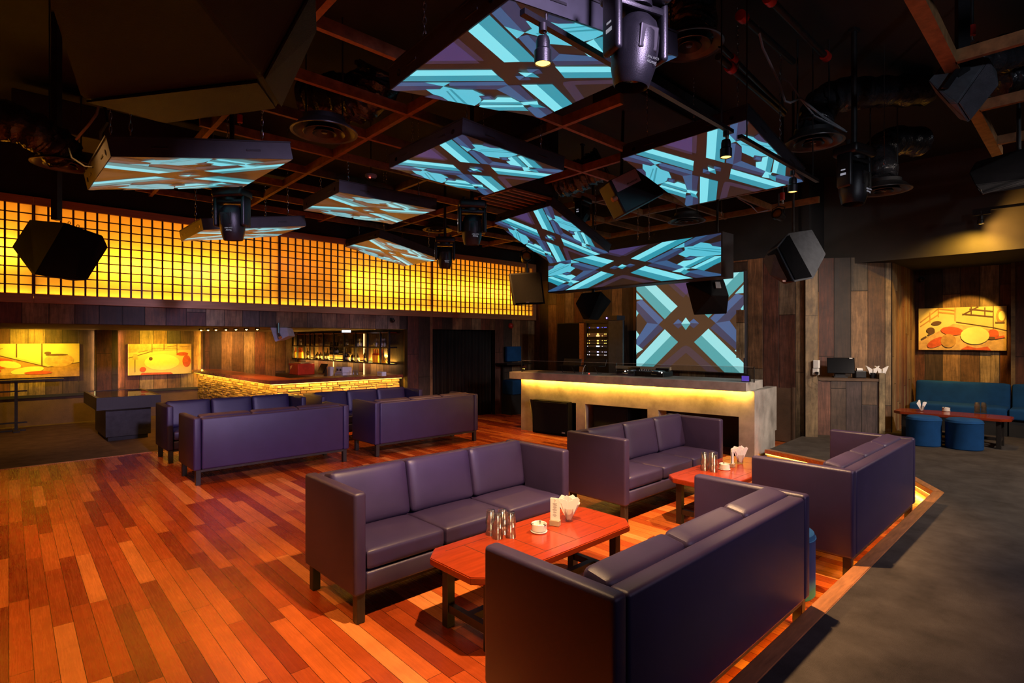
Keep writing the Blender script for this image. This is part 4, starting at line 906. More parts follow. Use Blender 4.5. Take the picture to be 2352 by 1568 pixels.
leftart = [(1, [(0, .0), (1, 0), (1, .42), (.72, .30), (0, .95)]), (4, [(0, .1), (.55, .1), (.45, .5), (.1, .6), (0, .5)]), (5, [(.46, .98), (.66, .98), (.66, .42), (.46, .6)]), (3, bar(.46, 1, .46, .6)), (3, bar(.67, 1, .67, .35)), (3, bar(0, .95, .72, .3)), (3, bar(.72, .3, 1, .42)),
           (2, oval(.30, .42, .14, .16, .2)), (2, oval(.20, .22, .14, .10)), (4, oval(.82, .50, .13, .2)), (3, oval(.80, .66, .10, .03)), (5, oval(.40, .40, .10, .10, -.3)), (5, oval(.55, .22, .14, .10, .2)), (2, oval(.64, .14, .12, .05)), (3, oval(.27, .66, .04, .05)), (3, oval(.72, .72, .03, .04)), (3, bar(.05, .82, .3, .92, .003)), (3, bar(.1, .76, .35, .86, .003))]
rightart2 = [(4, [(0, .72), (1, .80), (1, 1), (0, 1)]), (3, bar(0, .55, .35, .75)), (3, bar(.36, 1, .36, .72)), (3, bar(.55, 1, .55, .8)), (3, bar(.76, 1, .76, .62)), (3, bar(.36, .85, .76, .85, .003)), (5, oval(.52, .40, .28, .26)), (2, oval(.92, .42, .07, .2)), (2, oval(.85, .66, .10, .06)), (2, [(.18, .0), (.70, 0), (.66, .06), (.2, .07)]), (3, bar(.1, .1, .1, .6, .004)), (4, [(.06, .5), (.15, .5), (.13, .68), (.08, .68)]), (3, oval(.34, .52, .03, .06)), (2, oval(.22, .18, .05, .08)), (3, bar(.15, .72, .3, .8, .003)), (3, bar(.6, .9, .75, .94, .003)), (3, bar(.8, .9, .98, .92, .003))]
picture('wide yellow lit painted panel at the far left, above the black drink rail', -.45, 1.51, 1.04, 1.775, 15.80, .06, leftart, PC)
picture('yellow lit painted panel with red cloth shapes, left of the bar', 2.43, 3.76, 1.01, 1.76, 15.80, .06, rightart2, PC)
for a, w in ((.75, 165), (2.95, 140)):
    spot('picture_lamp', W(a, 14.9, 2.05), W(a, 15.8, 1.45), w, (1, .57, .03), 110, .9, .04)
strip('pilaster_led', W(1.80, 15.86, .7), W(1.80, 15.86, 2.05), -UA, 5, WARM); strip('pilaster_led', W(2.24, 15.86, .7), W(2.24, 15.86, 2.05), UA, 5, WARM)
strip('corner_led', W(4.02, 15.86, .7), W(4.02, 15.86, 2.05), -UA-VB*.3, 7.0, YEL)
spot('recess_light', W(.9, 13.2, 2.05), W(.9, 13.4, 0), 70, (1, .46, .12), 140, .9, .06)  # unseen lamp added to brighten the recess floor and lower wall
# glass topped display case
ca, cb, cw, cd = 1.40, 12.15, .98, 1.80
t = thing('display_case', 'dark display case with a glass top in the recess left of the bar', 'table', W(ca, cb, 0), TH)
obj('upper_box', MB().span(0, cw, 0, cd, .60, .80).span(0, .05, 0, cd, .80, .825).span(cw-.05, cw, 0, cd, .80, .825).span(.05, cw-.05, 0, .05, .80, .825).span(.05, cw-.05, cd-.05, cd, .80, .825), MAT['ebony'], t, False)
obj('pedestal', MB().span(.16, cw-.12, .22, cd-.25, .08, .60), MAT['dkmetal'], t, False); obj('plinth', MB().span(.20, cw-.16, .27, cd-.3, 0, .08), MAT['black'], t, False)
obj('glass_top', MB().span(.05, cw-.05, .05, cd-.05, .812, .822), MAT['pane'], t, False); obj('inner_tray', MB().span(.05, cw-.05, .05, cd-.05, .801, .808), MAT['brown'], t, False)
# drink rail at the far left
p = G(37, 990); ra, rb = p.dot(UA), p.dot(VB); hz = CAMH-(872-CY)/FPX*p.y
t = thing('drink_rail', 'black bar height drink rail with foot bar at the left edge of the photo', 'table', W(ra, rb, 0), TH)
obj('top', MB().span(-1.8, .75, -.18, .18, hz-.03, hz), MAT['ebony'], t, False)
obj('post', MB().span(-.025, .025, -.025, .025, .03, hz-.03), MAT['dkmetal'], t, False); obj('foot_plate', MB().span(-.05, .05, -.28, .28, 0, .03), MAT['dkmetal'], t, False)
obj('base_bar', MB().span(-1.8, .15, -.03, .03, .0, .032), MAT['dkmetal'], t, False)
for z in (.16, .80): obj('rail', MB().span(-1.8, .17, -.04, .0, z, z+.028), MAT['dkmetal'], t, False)
# blue seat and ledge beside the doorway
t = thing('wall_bench', 'blue backrest and seat in the dark corner behind the counter left end', 'bench', W(9.62, 10.0, 0), TH)
obj('backrest', MB().box((.10, .2, 1.50), (.50, .10, .38), .02), MAT['blue'], t); obj('seat', MB().box((.0, .05, .68), (.50, .40, .36), .03), MAT['blue'], t); obj('base', MB().span(-.25, .25, -.1, .25, 0, .5), MAT['black'], t, False)
obj('ledge', MB().span(-.45, .45, -.15, .25, 1.24, 1.28), MAT['ebony'], t, False); obj('ledge_bracket', MB().span(-.25, -.2, .2, .25, .5, 1.24), MAT['ebony'], t, False)
# ================================================================== things hung from the ceiling
MHG = 'moving head lights hung from the ceiling'
M_LETTER = emit('white_lettering', (.75, .75, .9), .35)
def moving_head(loc, rz, label, s=1.0, tilt=(0, 0), drop=.2):
    t = thing('moving_head_light', label, 'stage light', loc, rz, MHG); t.scale = (s,)*3; m = MAT['lamp']
    obj('clamp', MB().cyl((0, 0, .0), (0, 0, drop), .025, 10).box((0, 0, drop), (.10, .06, .06), .01).cyl((-.10, 0, 0), (-.10, 0, .05), .02, 8).cyl((.10, 0, 0), (.10, 0, .05), .02, 8), MAT['dkmetal'], t)
    obj('base', MB().box((0, 0, -.05), (.34, .24, .10), .03, 3), m, t)
    y = obj('yoke', MB().box((-.155, 0, -.24), (.045, .14, .32), .02, 3).box((.155, 0, -.24), (.045, .14, .32), .02, 3).cyl((0, 0, -.13), (0, 0, -.095), .09, 20).box((0, 0, -.135), (.33, .13, .045), .015), m, t)
    h = MB().lathe([(0, .13), (.07, .125), (.105, .09), (.125, .02), (.128, -.06), (.120, -.15), (.098, -.235), (.090, -.245), (.086, -.235), (.080, -.18), (0, -.17)], 28)
    hr = Euler((tilt[0], tilt[1], 0)).to_matrix().to_4x4(); mm = Matrix.Translation((0, 0, -.30)) @ hr
    obj('head', h.xf(mm), m, t)
    obj('lens', MB().lathe([(0, -.165), (.055, -.172), (.079, -.19), (.055, -.168), (0, -.16)], 24).xf(mm), MAT['screen'], t)
    obj('cooling_cover', MB().box((0, -.112, -.02), (.12, .02, .13), .008).box((0, .112, -.02), (.12, .02, .13), .008).xf(mm), MAT['dkmetal'], t, False)
    R = mm @ Matrix.Translation((.03, -.1225, -.13)) @ Matrix.Rotation(math.pi/2+.12, 4, 'X') @ Matrix.Rotation(math.pi, 4, 'Z')
    text('brand_lettering', 'CLAY PAKY', .017, M_LETTER, t, R @ Matrix.Translation((0, -.012, 0))); text('model_lettering', 'Sharpy', .024, M_LETTER, t, R @ Matrix.Translation((0, .014, 0)))
    obj('arm_display', MB().box((-.1785, 0, -.28), (.003, .05, .02)).box((-.1785, 0, -.24), (.003, .04, .01)), M_LETTER, t, False); return t
def mh(px, pytop, pybot, Y, rz, label, tilt=(0, 0), drop=.25):
    s = (pybot-pytop)/FPX*Y/.545; moving_head(D(px, pytop, Y), rz, label, s, tilt, (5-D(px, pytop, Y).z)/s); return s
mh(1460, -30, 198, 2.75, .45, 'largest moving head light, cut by the top of the photo, beside a round air diffuser', (.10, .05), .9)
mh(1962, 338, 470, 5.6, .5, 'moving head light alone in the dark ceiling at the right', (0, .08), .9)
mh(533, 435, 552, 5.9, -.1, 'moving head light before the paper wall, left one of three', (.1, 0), .7)
mh(1084, 462, 562, 7.2, .2, 'moving head light hanging from a timber batten, middle one of three', (.1, 0), .3)
mh(1022, 545, 616, 9.4, .15, 'farthest moving head light, low before the third paper screen', (.05, 0), .3)
mh(1338, 455, 522, 8.9, .9, 'small dark moving head light behind the steep screen', (.5, .3), .8)
# follow lights with amber lens
def par(loc, rz, label, s=1.0, tilt=.25):
    t = thing('par_light', label, 'stage light', loc, rz, 'par lights with amber lens'); t.scale = (s,)*3
    R = Matrix.Rotation(math.pi/2-tilt, 4, 'X')
    obj('can', MB().cyl((0, 0, -.16), (0, 0, .02), .085, 22, .10).lathe([(.10, .02), (.115, .02), (.115, .05), (.095, .05)], 22).xf(R), MAT['lamp'], t)
    obj('lens', MB().lathe([(0, .034), (.07, .031), (.096, .022), (0, .02)], 22).xf(R), MAT['olive'], t)
    obj('bracket', MB().tube([(-.13, 0, 0), (-.13, .02, .12), (0, .02, .17), (.13, .02, .12), (.13, 0, 0)], .010, 6).cyl((0, .02, .17), (0, .02, .42), .013, 8), MAT['dkmetal'], t); return t
par(D(1209, 590, 10.0), .15, 'round amber lens par light above the hanging speaker, right of the paper screens', .85)
par(D(1787, 492, 6.9), -.95, 'par light with amber lens facing left, under the track end at the right', .62)
# round air diffusers
def diffuser(px, py, r_px, Y, label):
    t = thing('air_diffuser', label, 'air vent', D(px, py, Y), 0, 'round black ceiling air diffusers'); t.scale = (r_px/FPX*Y/.30,)*3
    obj('outer_ring', MB().lathe([(.20, .07), (.235, .05), (.275, .0), (.30, -.005), (.302, .004), (.28, .012), (.24, .06), (.20, .085)], 44), MAT['diff'], t)
    obj('inner_cone', MB().lathe([(.11, .06), (.15, .03), (.185, -.012), (.19, -.008), (.155, .038), (.11, .07)], 36), MAT['diff'], t)
    obj('inner_cone', MB().lathe([(.05, .05), (.075, .02), (.105, -.018), (.11, -.013), (.08, .03), (.05, .06)], 30), MAT['dkmetal'], t)
    obj('centre_cap', MB().lathe([(0, -.012), (.025, -.008), (.03, .01), (0, .03)], 18), MAT['diff'], t)
    obj('neck', MB().cyl((0, 0, .06), (0, 0, .13), .19, 30, cap=True), MAT['black'], t); hz_ = (5-t.location.z)/t.scale[2]
    for k_ in (-.17, .17): obj('hanger_rod', MB().cyl((k_, 0, .12), (k_, 0, hz_), .008, 6), MAT['black'], t)
    return t
DF = [(1583, 105, 76, 4.9, 'largest round air diffuser at the top, partly behind the largest moving head'), (150, 380, 64, 4.78, 'round air diffuser left of the left tilted screen'), (745, 304, 74, 5.4, 'round air diffuser above the left tilted screen, in the timber grid'),
      (1868, 328, 64, 5.8, 'round air diffuser at the lower end of an upright duct, right of the tracked screen'), (2030, 438, 55, 6.6, 'round air diffuser behind the lone moving head at the right'), (1577, 508, 42, 9.2, 'small looking round air diffuser above the LED banner'), (1005, 528, 34, 11.0, 'faint round air diffuser behind the timber grid before the paper wall')]
for d in DF: diffuser(*d)
# crumpled foil ducts
def duct(pts, r, label, seed=1):
    rnd = random.Random(seed); mb = MB(); P = []; n = len(pts)
    for i in range(n-1):
        k = 26 if n < 4 else 16
        for j in range(k):
            f = j/k; p0, p1, p2, p3 = Vector(pts[max(i-1, 0)]), Vector(pts[i]), Vector(pts[i+1]), Vector(pts[min(i+2, n-1)])
            P.append(.5*((2*p1)+(p2-p0)*f+(2*p0-5*p1+4*p2-p3)*f*f+(3*p1-p0-3*p2+p3)*f**3))
    P.append(Vector(pts[-1])); ph = rnd.random()*9
    mb.tube(P, r, 26, rad=lambda u: r*(1+.06*math.sin(u*len(P)*1.05+ph)+.05*math.sin(u*23+ph)))
    for v in mb.bm.verts: v.co += Vector((rnd.uniform(-1, 1), rnd.uniform(-1, 1), rnd.uniform(-1, 1)))*r*.055
    tag(obj('flexible_duct', mb, MAT['duct']), label, 'duct', 'crumpled black foil air ducts')
duct([D(-60, 262, 4.4), D(40, 285, 4.45), D(110, 320, 4.6), D(150, 356, 4.75)], .15, 'bulging foil duct at the left edge leading to a diffuser', 3)
duct([D(720, 225, 6.2), D(790, 225, 6.0), D(850, 215, 5.9), D(870, 160, 5.8)], .24, 'wide crumpled foil duct above the timber grid, left of the largest screen', 4)
duct([D(2130, 205, 6.6), D(2010, 212, 6.3), D(1905, 225, 6.1), D(1875, 275, 5.95), D(1870, 305, 5.85)], .17, 'bent foil duct running into an upright piece at the right ceiling', 5)
duct([D(2110, 325, 7.2), D(2050, 325, 7.0), D(2022, 350, 6.8), D(2024, 418, 6.65)], .17, 'foil duct dropping to the diffuser behind the lone moving head', 6)
duct([D(2450, 100, 5.6), D(2350, 112, 5.4), D(2250, 140, 5.3), D(2200, 150, 5.4)], .16, 'foil duct at the upper right corner of the photo', 7)
duct([D(1450, -60, 5.0), D(1560, -20, 5.0), D(1590, 40, 4.95), D(1585, 85, 4.92)], .20, 'foil duct entering the largest air diffuser from above', 8)
duct([D(1280, 420, 8.2), D(1340, 400, 8.0), D(1385, 372, 7.9)], .22, 'dark foil duct between the middle screen and the tracked screen', 9)
duct([D(2450, 165, 5.9), D(2352, 175, 5.8), D(2290, 190, 5.75)], .14, 'short foil duct behind the upper right loudspeaker', 12)
# big plain sheet ducts in the dark
def sheetduct(p0, p1, w, h, label):
    p0, p1 = Vector(p0), Vector(p1); d = p1-p0; t = obj('sheet_duct', MB().span(0, d.length, -w/2, w/2, -h/2, h/2, .01, 1), MAT['ceil'], None, False); t.location = p0; t.rotation_euler = (0, -math.asin(d.z/d.length), math.atan2(d.y, d.x)); tag(t, label, 'duct', 'square black sheet metal ducts')
sheetduct(W(.2, 8.9, 4.55), W(3.4, 8.9, 4.55), .7, .4, 'square sheet metal duct above the left tilted screen'); sheetduct(W(7.6, .0, 4.78), W(11.5, .0, 4.78), .8, .34, 'square sheet metal duct in the right ceiling behind the small speaker'); sheetduct(W(5.2, 3.8, 4.78), W(10.4, 3.8, 4.78), .6, .33, 'square sheet metal duct in the dark above the tracked screen')
# sprinkler pipes with red couplings
def pipe(p0, p1, label, r=.028, reds=()):
    t = thing('sprinkler_pipe', label, 'pipe', p0, 0, 'dark sprinkler pipes with red couplings'); d = p1-p0
    obj('pipe', MB().cyl((0, 0, 0), d, r, 14), MAT['dkmetal'], t)
    for f in reds: obj('red_coupling', MB().cyl(d*f-d.normalized()*.045, d*f+d.normalized()*.045, r*1.55, 14), MAT['red'], t)
pipe(D(1765, -4, 4.6), D(1897, 130, 5.6), 'sprinkler pipe running down right to a red cap, top of the photo', .03, (.02, .99)); pipe(D(1702, 36, 4.8), D(1822, 142, 5.7), 'sprinkler pipe right of the long chain', .03, (.02,))
pipe(D(1655, 105, 4.9), D(1805, 255, 6.4), 'sprinkler pipe crossing behind the long chain, upper one of two', .022, (.16,)); pipe(D(1650, 130, 4.7), D(1800, 262, 6.2), 'sprinkler pipe crossing behind the long chain, lower one of two', .03, (.15,))
for px, py, Y, lb in ((2232, 72, 5.0, 'red sprinkler drop above the upper right loudspeaker'), (1797, 452, 7.0, 'red sprinkler drop above the amber par light'), (551, 274, 6.6, 'small red sprinkler drop above the left tilted screen')):
    t = thing('sprinkler', lb, 'sprinkler', D(px, py, Y), 0, 'red sprinkler drops'); zt_ = 5.0-D(px, py, Y).z
    obj('drop_pipe', MB().cyl((0, 0, .03), (0, 0, zt_), .016, 10), MAT['dkmetal'], t); obj('red_elbow', MB().cyl((0, 0, -.04), (0, 0, .05), .030, 12), MAT['red'], t); obj('nozzle', MB().cyl((0, 0, -.08), (0, 0, -.035), .012, 8).cyl((0, 0, -.088), (0, 0, -.08), .022, 10), MAT['steel'], t)
# lighting tracks and spot heads
def track(a0, a1, label, b=1.98, z=3.5):
    t = thing('light_track', label, 'track', W((a0+a1)/2, b, z), TH, 'black lighting tracks'); h = (a1-a0)/2
    obj('rail', MB().span(-h, h, -.018, .018, -.015, .015), MAT['lamp'], t, False)
    for s in (-.85, .85): obj('drop_rod', MB().cyl((s*h, 0, .015), (s*h, 0, 5-z), .006, 6), MAT['dkmetal'], t)
track(1.95, 4.28, 'lighting track crossing in front of the largest overhead screen'); track(4.42, 6.25, 'lighting track crossing in front of the tilted screen at the right')
def spothead(loc, tgt, label, glow=30.0):
    t = thing('track_spotlight', label, 'spotlight', loc, 0, 'small track spotlights'); d = (Vector(tgt)-Vector(loc)); t.rotation_euler = d.to_track_quat('-Z', 'Y').to_euler()
    obj('housing', MB().lathe([(0, .09), (.03, .09), (.036, .07), (.036, .03), (.045, .02), (.045, -.045), (.041, -.045), (.036, -.02), (0, -.018)], 22), MAT['lamp'], t)
    obj('lamp_glass', MB().lathe([(0, -.045), (.03, -.043), (.0385, -.038), (.03, -.034), (0, -.033)], 20), emit('spot_glow', (1, .50, .10), glow*.14), t)
    q = t.rotation_euler.to_matrix().inverted(); up = q @ Vector((0, 0, 1)); obj('stem', MB().tube([up*.06, up*.10+Vector((.02, 0, 0)), up*.125], .006, 6).cyl(up*.12, up*.16, .022, 10), MAT['dkmetal'], t)
for p, g, lb in zip(SPOTS, TGT, ('bright track spotlight in front of the largest overhead screen', 'bright track spotlight at the lower left of the track, upper corner of the tilted screen', 'bright track spotlight at the lower right corner of the tilted screen')):
    spothead(W(p[0], p[1], p[2]-.08), W(p[0]+(g[0]-p[0])*.15, p[1]+(g[1]-p[1])*.15, 0), lb)
# the projector behind the tracked screen
PJ = D(1437, 417, 6.6); t = thing('projector', 'dark projector with white label plate, partly behind the tracked screen', 'projector', PJ, 0)
ex = (D(1478, 398, 6.7)-D(1426, 424, 6.6)).normalized(); ez = Vector((-.35, -.75, -.25)); ez = (ez-ex*ez.dot(ex)).normalized(); ey = ez.cross(ex)
t.matrix_world = Matrix(((ex.x, ey.x, ez.x, PJ.x), (ex.y, ey.y, ez.y, PJ.y), (ex.z, ey.z, ez.z, PJ.z), (0, 0, 0, 1)))
obj('body', MB().span(-.20, .42, -.34, .10, -.3, -.004, .02), MAT['lamp'], t, False); obj('label_plate', MB().span(-.16, .20, -.07, .09, -.003, .0, .0), mat('label_plate', (.45, .44, .55), .5, var=.05), t, False)
text('plate_lettering', 'PR RANGER', .030, MAT['black'], t, Matrix.Translation((.08, -.035, .001))); obj('plug', MB().cyl((-.26, -.12, -.02), (-.20, -.12, -.02), .03, 12), MAT['nosing'], t); obj('hanger', MB().cyl((0, .06, -.05), t.matrix_world.inverted() @ Vector((PJ.x, PJ.y+.1, 5)), .02, 8), MAT['lamp'], t)
# smoke detector, junction boxes, loose cables
t = thing('smoke_detector', 'white smoke detector with red light under the timber grid', 'detector', D(852, 404, 7.2), 0); obj('body', MB().lathe([(0, -.04), (.05, -.035), (.075, -.01), (.075, .015), (0, .02)], 22), mat('pale_plastic', (.5, .42, .42), .5), t); obj('indicator', MB().lathe([(0, -.012), (.012, 0), (0, .012)], 8, (0, -.05, -.035)), emit('red_dot', (1, .08, .05), 5), t); obj('drop_rod', MB().cyl((0, 0, .02), (0, 0, 5-D(852, 404, 7.2).z), .008, 6), MAT['dkmetal'], t)
def cablerun(pts, r, label, m='cable'): tag(obj('cable', MB().tube([D(*p) for p in pts], r, 6), MAT[m]), label, 'cable', 'loose ceiling cables')
cablerun([(1740, 60, 5.0), (1752, 110, 5.2), (1790, 190, 5.4), (1803, 232, 5.5), (1815, 236, 5.5), (1838, 226, 5.6), (1858, 242, 5.6), (1890, 268, 5.7), (1940, 300, 5.7)], .012, 'thick grey cable looping from the ceiling to the lone moving head', 'cord')
cablerun([(1790, 175, 5.45), (1815, 190, 5.5), (1838, 226, 5.6), (1870, 265, 5.65), (1945, 303, 5.68)], .008, 'thin grey cable twisted along the thicker one', 'cord')
cablerun([(228, 240, 4.4), (222, 262, 4.4), (205, 285, 4.4), (175, 320, 4.5)], .010, 'grey cable sagging beside the left tilted screen chain', 'cord'); cablerun([(240, 242, 4.35), (246, 280, 4.35), (232, 305, 4.4), (233, 322, 4.45)], .014, 'thick black cable entering the left tilted screen from above')
cablerun([(158, 340, 4.5), (165, 362, 4.45), (195, 382, 4.4), (213, 384, 4.36)], .006, 'thin cable plugged into the side of the left tilted screen')
cablerun([(1695, 455, 7.0), (1725, 472, 7.0), (1740, 488, 7.0), (1770, 482, 7.0)], .006, 'pair of thin cables leading to the amber par light', 'cord')
t = thing('return_grille', 'square slatted ceiling vent with orange edge behind the middle screen', 'air vent', D(1185, 462, 8.1), math.radians(44)); obj('frame', MB().span(-.5, .5, -.42, -.39, 0, .03).span(-.5, .5, .39, .42, 0, .03).span(-.5, -.47, -.42, .42, 0, .03).span(.47, .5, -.42, .42, 0, .03), MAT['batten'], t, False)
for k in range(5): obj('slat', MB().span(-.47, .47, -.32+.14*k, -.29+.14*k, .0, .02), MAT['batten'], t, False)
obj('backing', MB().span(-.48, .48, -.4, .4, .03, 5-D(1185, 462, 8.1).z), MAT['black'], t, False)
# ------------------------------------------------------------------ loudspeakers
t, c = hullspk('hanging_speaker', 'huge black loudspeaker hanging close overhead, cut by the top left of the photo',
  [(95, -60, 1.812), (187, 226, 2.746), (598, 178, 2.528), (410, -60, 1.812), (375, 281, 3.25), (640, 245, 3.02), (726, 60, 2.42), (722, -60, 2.10), (150, -60, 3.0), (600, -60, 3.0)], MAT['speaker'], None, bev=.012)
for q in ([(190, 228, 2.76), (596, 181, 2.54), (638, 243, 3.0), (376, 278, 3.22)], [(602, 178, 2.53), (642, 243, 3.01), (724, 62, 2.42), (720, -40, 2.14)]):
    Q = [D(*p)-c for p in q]; m = sum(Q, Vector())/4; n_ = (Q[1]-Q[0]).cross(Q[2]-Q[0]).normalized(); n_ = n_ if n_.dot(m) > 0 else -n_
    obj('grille', MB().hull([m+(x-m)*.97+n_*.004 for x in Q]+[m+(x-m)*.97+n_*.014 for x in Q]), MAT['grille'], t, False)
obj('hanging_rod', MB().cyl(D(400, -60, 2.5)-c, D(400, -60, 2.5)-c+Vector((0, 0, .6)), .03, 10), MAT['dkmetal'], t)
t, c = hullspk('hanging_speaker', 'black loudspeaker in silhouette against the yellow paper screens at the left',
  [(27, 567, 5.40), (68, 504, 5.45), (149, 511, 5.18), (236, 541, 5.34), (248, 568, 5.40), (200, 644, 5.34), (169, 645, 5.40), (80, 630, 5.14), (73, 629, 5.18), (90, 540, 5.89), (180, 560, 5.89), (150, 620, 5.78)], MAT['speaker'], [[(150, 513, 5.18), (234, 543, 5.34), (198, 641, 5.34), (82, 629, 5.16)]])
obj('hanging_pole', MB().span(-.03, .03, -.03, .03, 0, 5-D(130, 505, 5.34).z).xf(Matrix.Translation(D(130, 505, 5.34)-c)), MAT['dkmetal'], t, False)
for px, py in ((159, 512), (179, 519)): e = D(px, py, 5.28)-c; obj('eye_ring', MB().tube([e+Vector((.013*math.cos(k*.7854), 0, .013*math.sin(k*.7854))) for k in range(8)], .003, 5, True), MAT['dkmetal'], t)
t, c = hullspk('hanging_speaker', 'black loudspeaker hanging in front of the right end of the paper screens',
  [(1169, 628, 10.6), (1243, 624, 10.45), (1252, 698, 10.2), (1182, 700, 10.35), (1168, 630, 10.7), (1178, 701, 10.5), (1180, 650, 11.0), (1240, 640, 10.95), (1242, 690, 10.8), (1185, 695, 10.85)], MAT['speaker'], [[(1171, 630, 10.58), (1242, 626, 10.44), (1250, 696, 10.2), (1183, 698, 10.34)]])
obj('hanging_pole', MB().cyl(D(1210, 627, 10.6)-c, D(1210, 606, 10.6)-c, .03, 10).cyl(D(1210, 606, 10.6)-c, D(1210, 606, 10.6)-c+Vector((0, 0, 5-D(1210, 606, 10.6).z)), .018, 8), MAT['lamp'], t); obj('badge', MB().box(D(1212, 694, 10.22)-c, (.06, .01, .018)), MAT['cord'], t, False)
t, c = hullspk('hanging_speaker', 'black loudspeaker tilted down above the tall black cabinet',
  [(1322, 697, 9.9), (1336, 673, 9.9), (1380, 669, 10.0), (1404, 692, 10.1), (1374, 735, 9.9), (1340, 733, 9.8), (1353, 731, 9.7), (1379, 670, 9.85), (1340, 690, 10.4), (1385, 690, 10.5)], MAT['speaker'], [[(1323, 697, 9.88), (1337, 674, 9.88), (1378, 671, 9.84), (1352, 731, 9.7)]])
obj('hanging_bracket', MB().cyl(D(1362, 672, 10.0)-c, D(1362, 655, 10.0)-c, .03, 8).cyl(D(1362, 655, 10.)-c, D(1362, 655, 10.)-c+Vector((0, 0, 5-D(1362, 655, 10.).z)), .02, 8), MAT['lamp'], t)
t, c = hullspk('hanging_speaker', 'black loudspeaker with its connector plate towards us, in front of the wall LED screen',
  [(1575, 650, 8.9), (1633, 637, 8.7), (1660, 638, 8.75), (1674, 679, 8.7), (1669, 720, 9.0), (1594, 723, 8.95), (1635, 678, 8.55), (1585, 650, 9.3), (1665, 650, 9.3), (1660, 715, 9.3), (1600, 715, 9.3)], MAT['speaker'])
q = [D(*p)-c for p in ((1641, 650, 8.66), (1652, 650, 8.68), (1655, 664, 8.64), (1643, 664, 8.62))]; m_ = Vector((0, -.02, .012)); obj('connector_plate', MB().hull([x+m_ for x in q]+[x+m_*1.6 for x in q]), MAT['cord'], t, False)
obj('hanging_pole', MB().cyl(D(1648, 640, 8.85)-c, D(1648, 640, 8.85)-c+Vector((0, 0, 5-D(1648, 640, 8.85).z)), .02, 8), MAT['lamp'], t)
t, c = hullspk('hanging_speaker', 'grey lit loudspeaker hanging tilted at the right before the board wall',
  [(1811, 535, 6.9), (1868, 639, 6.75), (1865, 527, 7.1), (1897, 583, 7.05), (1785, 566, 6.75), (1825, 647, 6.6), (1760, 580, 6.95), (1752, 600, 7.0), (1768, 632, 6.85), (1800, 652, 6.75), (1855, 545, 7.4), (1885, 590, 7.35)], MAT['grayspk'], [[(1811, 537, 6.88), (1866, 638, 6.74), (1826, 645, 6.6), (1787, 567, 6.74)], [(1784, 568, 6.74), (1823, 647, 6.6), (1801, 650, 6.74), (1762, 582, 6.93)]])
obj('hanging_pole', MB().cyl(D(1822, 532, 7.0)-c, D(1822, 532, 7.0)-c+Vector((0, 0, 5-D(1822, 532, 7.0).z)), .016, 8), MAT['dkmetal'], t); obj('red_badge', MB().box(D(1801, 645, 6.68)-c, (.04, .012, .02)), MAT['nosing'], t, False)
t, c = hullspk('hanging_speaker', 'small grey monitor loudspeaker hanging at the upper right corner',
  [(2132, 185, 4.7), (2175, 135, 4.75), (2200, 121, 4.75), (2271, 131, 4.6), (2198, 236, 4.45), (2225, 281, 4.45), (2294, 196, 4.55), (2180, 238, 4.5), (2205, 275, 4.55), (2150, 215, 4.75), (2290, 165, 4.7)], MAT['monitor'], [[(2272, 134, 4.6), (2199, 238, 4.44), (2226, 279, 4.44), (2292, 196, 4.54)]], gm=MAT['monitorgrille'])
obj('bracket', MB().hull([D(*p)-c+Vector((0, q_, 0)) for p in ((2161, 203, 4.56), (2174, 206, 4.55), (2224, 137, 4.63), (2212, 132, 4.64)) for q_ in (-.02, .0)]).span(-.05, .05, -.02, .02, -.02, 5-D(2185, 170, 4.55).z).xf(Matrix.Identity(4)), MAT['lamp'], t, False)
t, c = hullspk('hanging_speaker', 'large black box loudspeaker cut by the right edge of the photo', [(2226, 397, 5.6), (2240, 372, 5.8), (2352, 340, 5.6), (2450, 320, 5.6), (2450, 400, 5.2), (2250, 444, 5.5), (2258, 445, 5.48), (2240, 425, 5.5), (2450, 420, 5.3), (2260, 370, 6.3), (2450, 330, 6.2)], MAT['speaker'])
obj('steel_edge', MB().tube([D(2253, 436, 5.45)-c, D(2257, 445, 5.44)-c, D(2352, 416, 5.25)-c, D(2450, 386, 5.1)-c], .008, 6), MAT['dkmetal'], t); obj('hanging_rod', MB().cyl(D(2340, 350, 5.8)-c, D(2340, 350, 5.8)-c+Vector((0, 0, 5-D(2340, 350, 5.8).z)), .02, 8), MAT['lamp'], t)
# dangling safety hooks
for px, py, Y, lb in ((2031, 372, 5.9, 'loose steel safety hook beside the lone moving head'), (1658, 490, 7.2, 'steel turnbuckle hanging right of the LED banner top')):
    p = D(px, py, Y); t = thing('safety_hook', lb, 'hook', p, 0); obj('hook', MB().tube([(.012*math.cos(k*.7854), 0, .025*math.sin(k*.7854)) for k in range(8)], .003, 5, True), MAT['steel'], t); obj('wire', MB().cyl((0, 0, .025), (-.0, 0, 5-p.z), .003, 5), MAT['steel'], t)
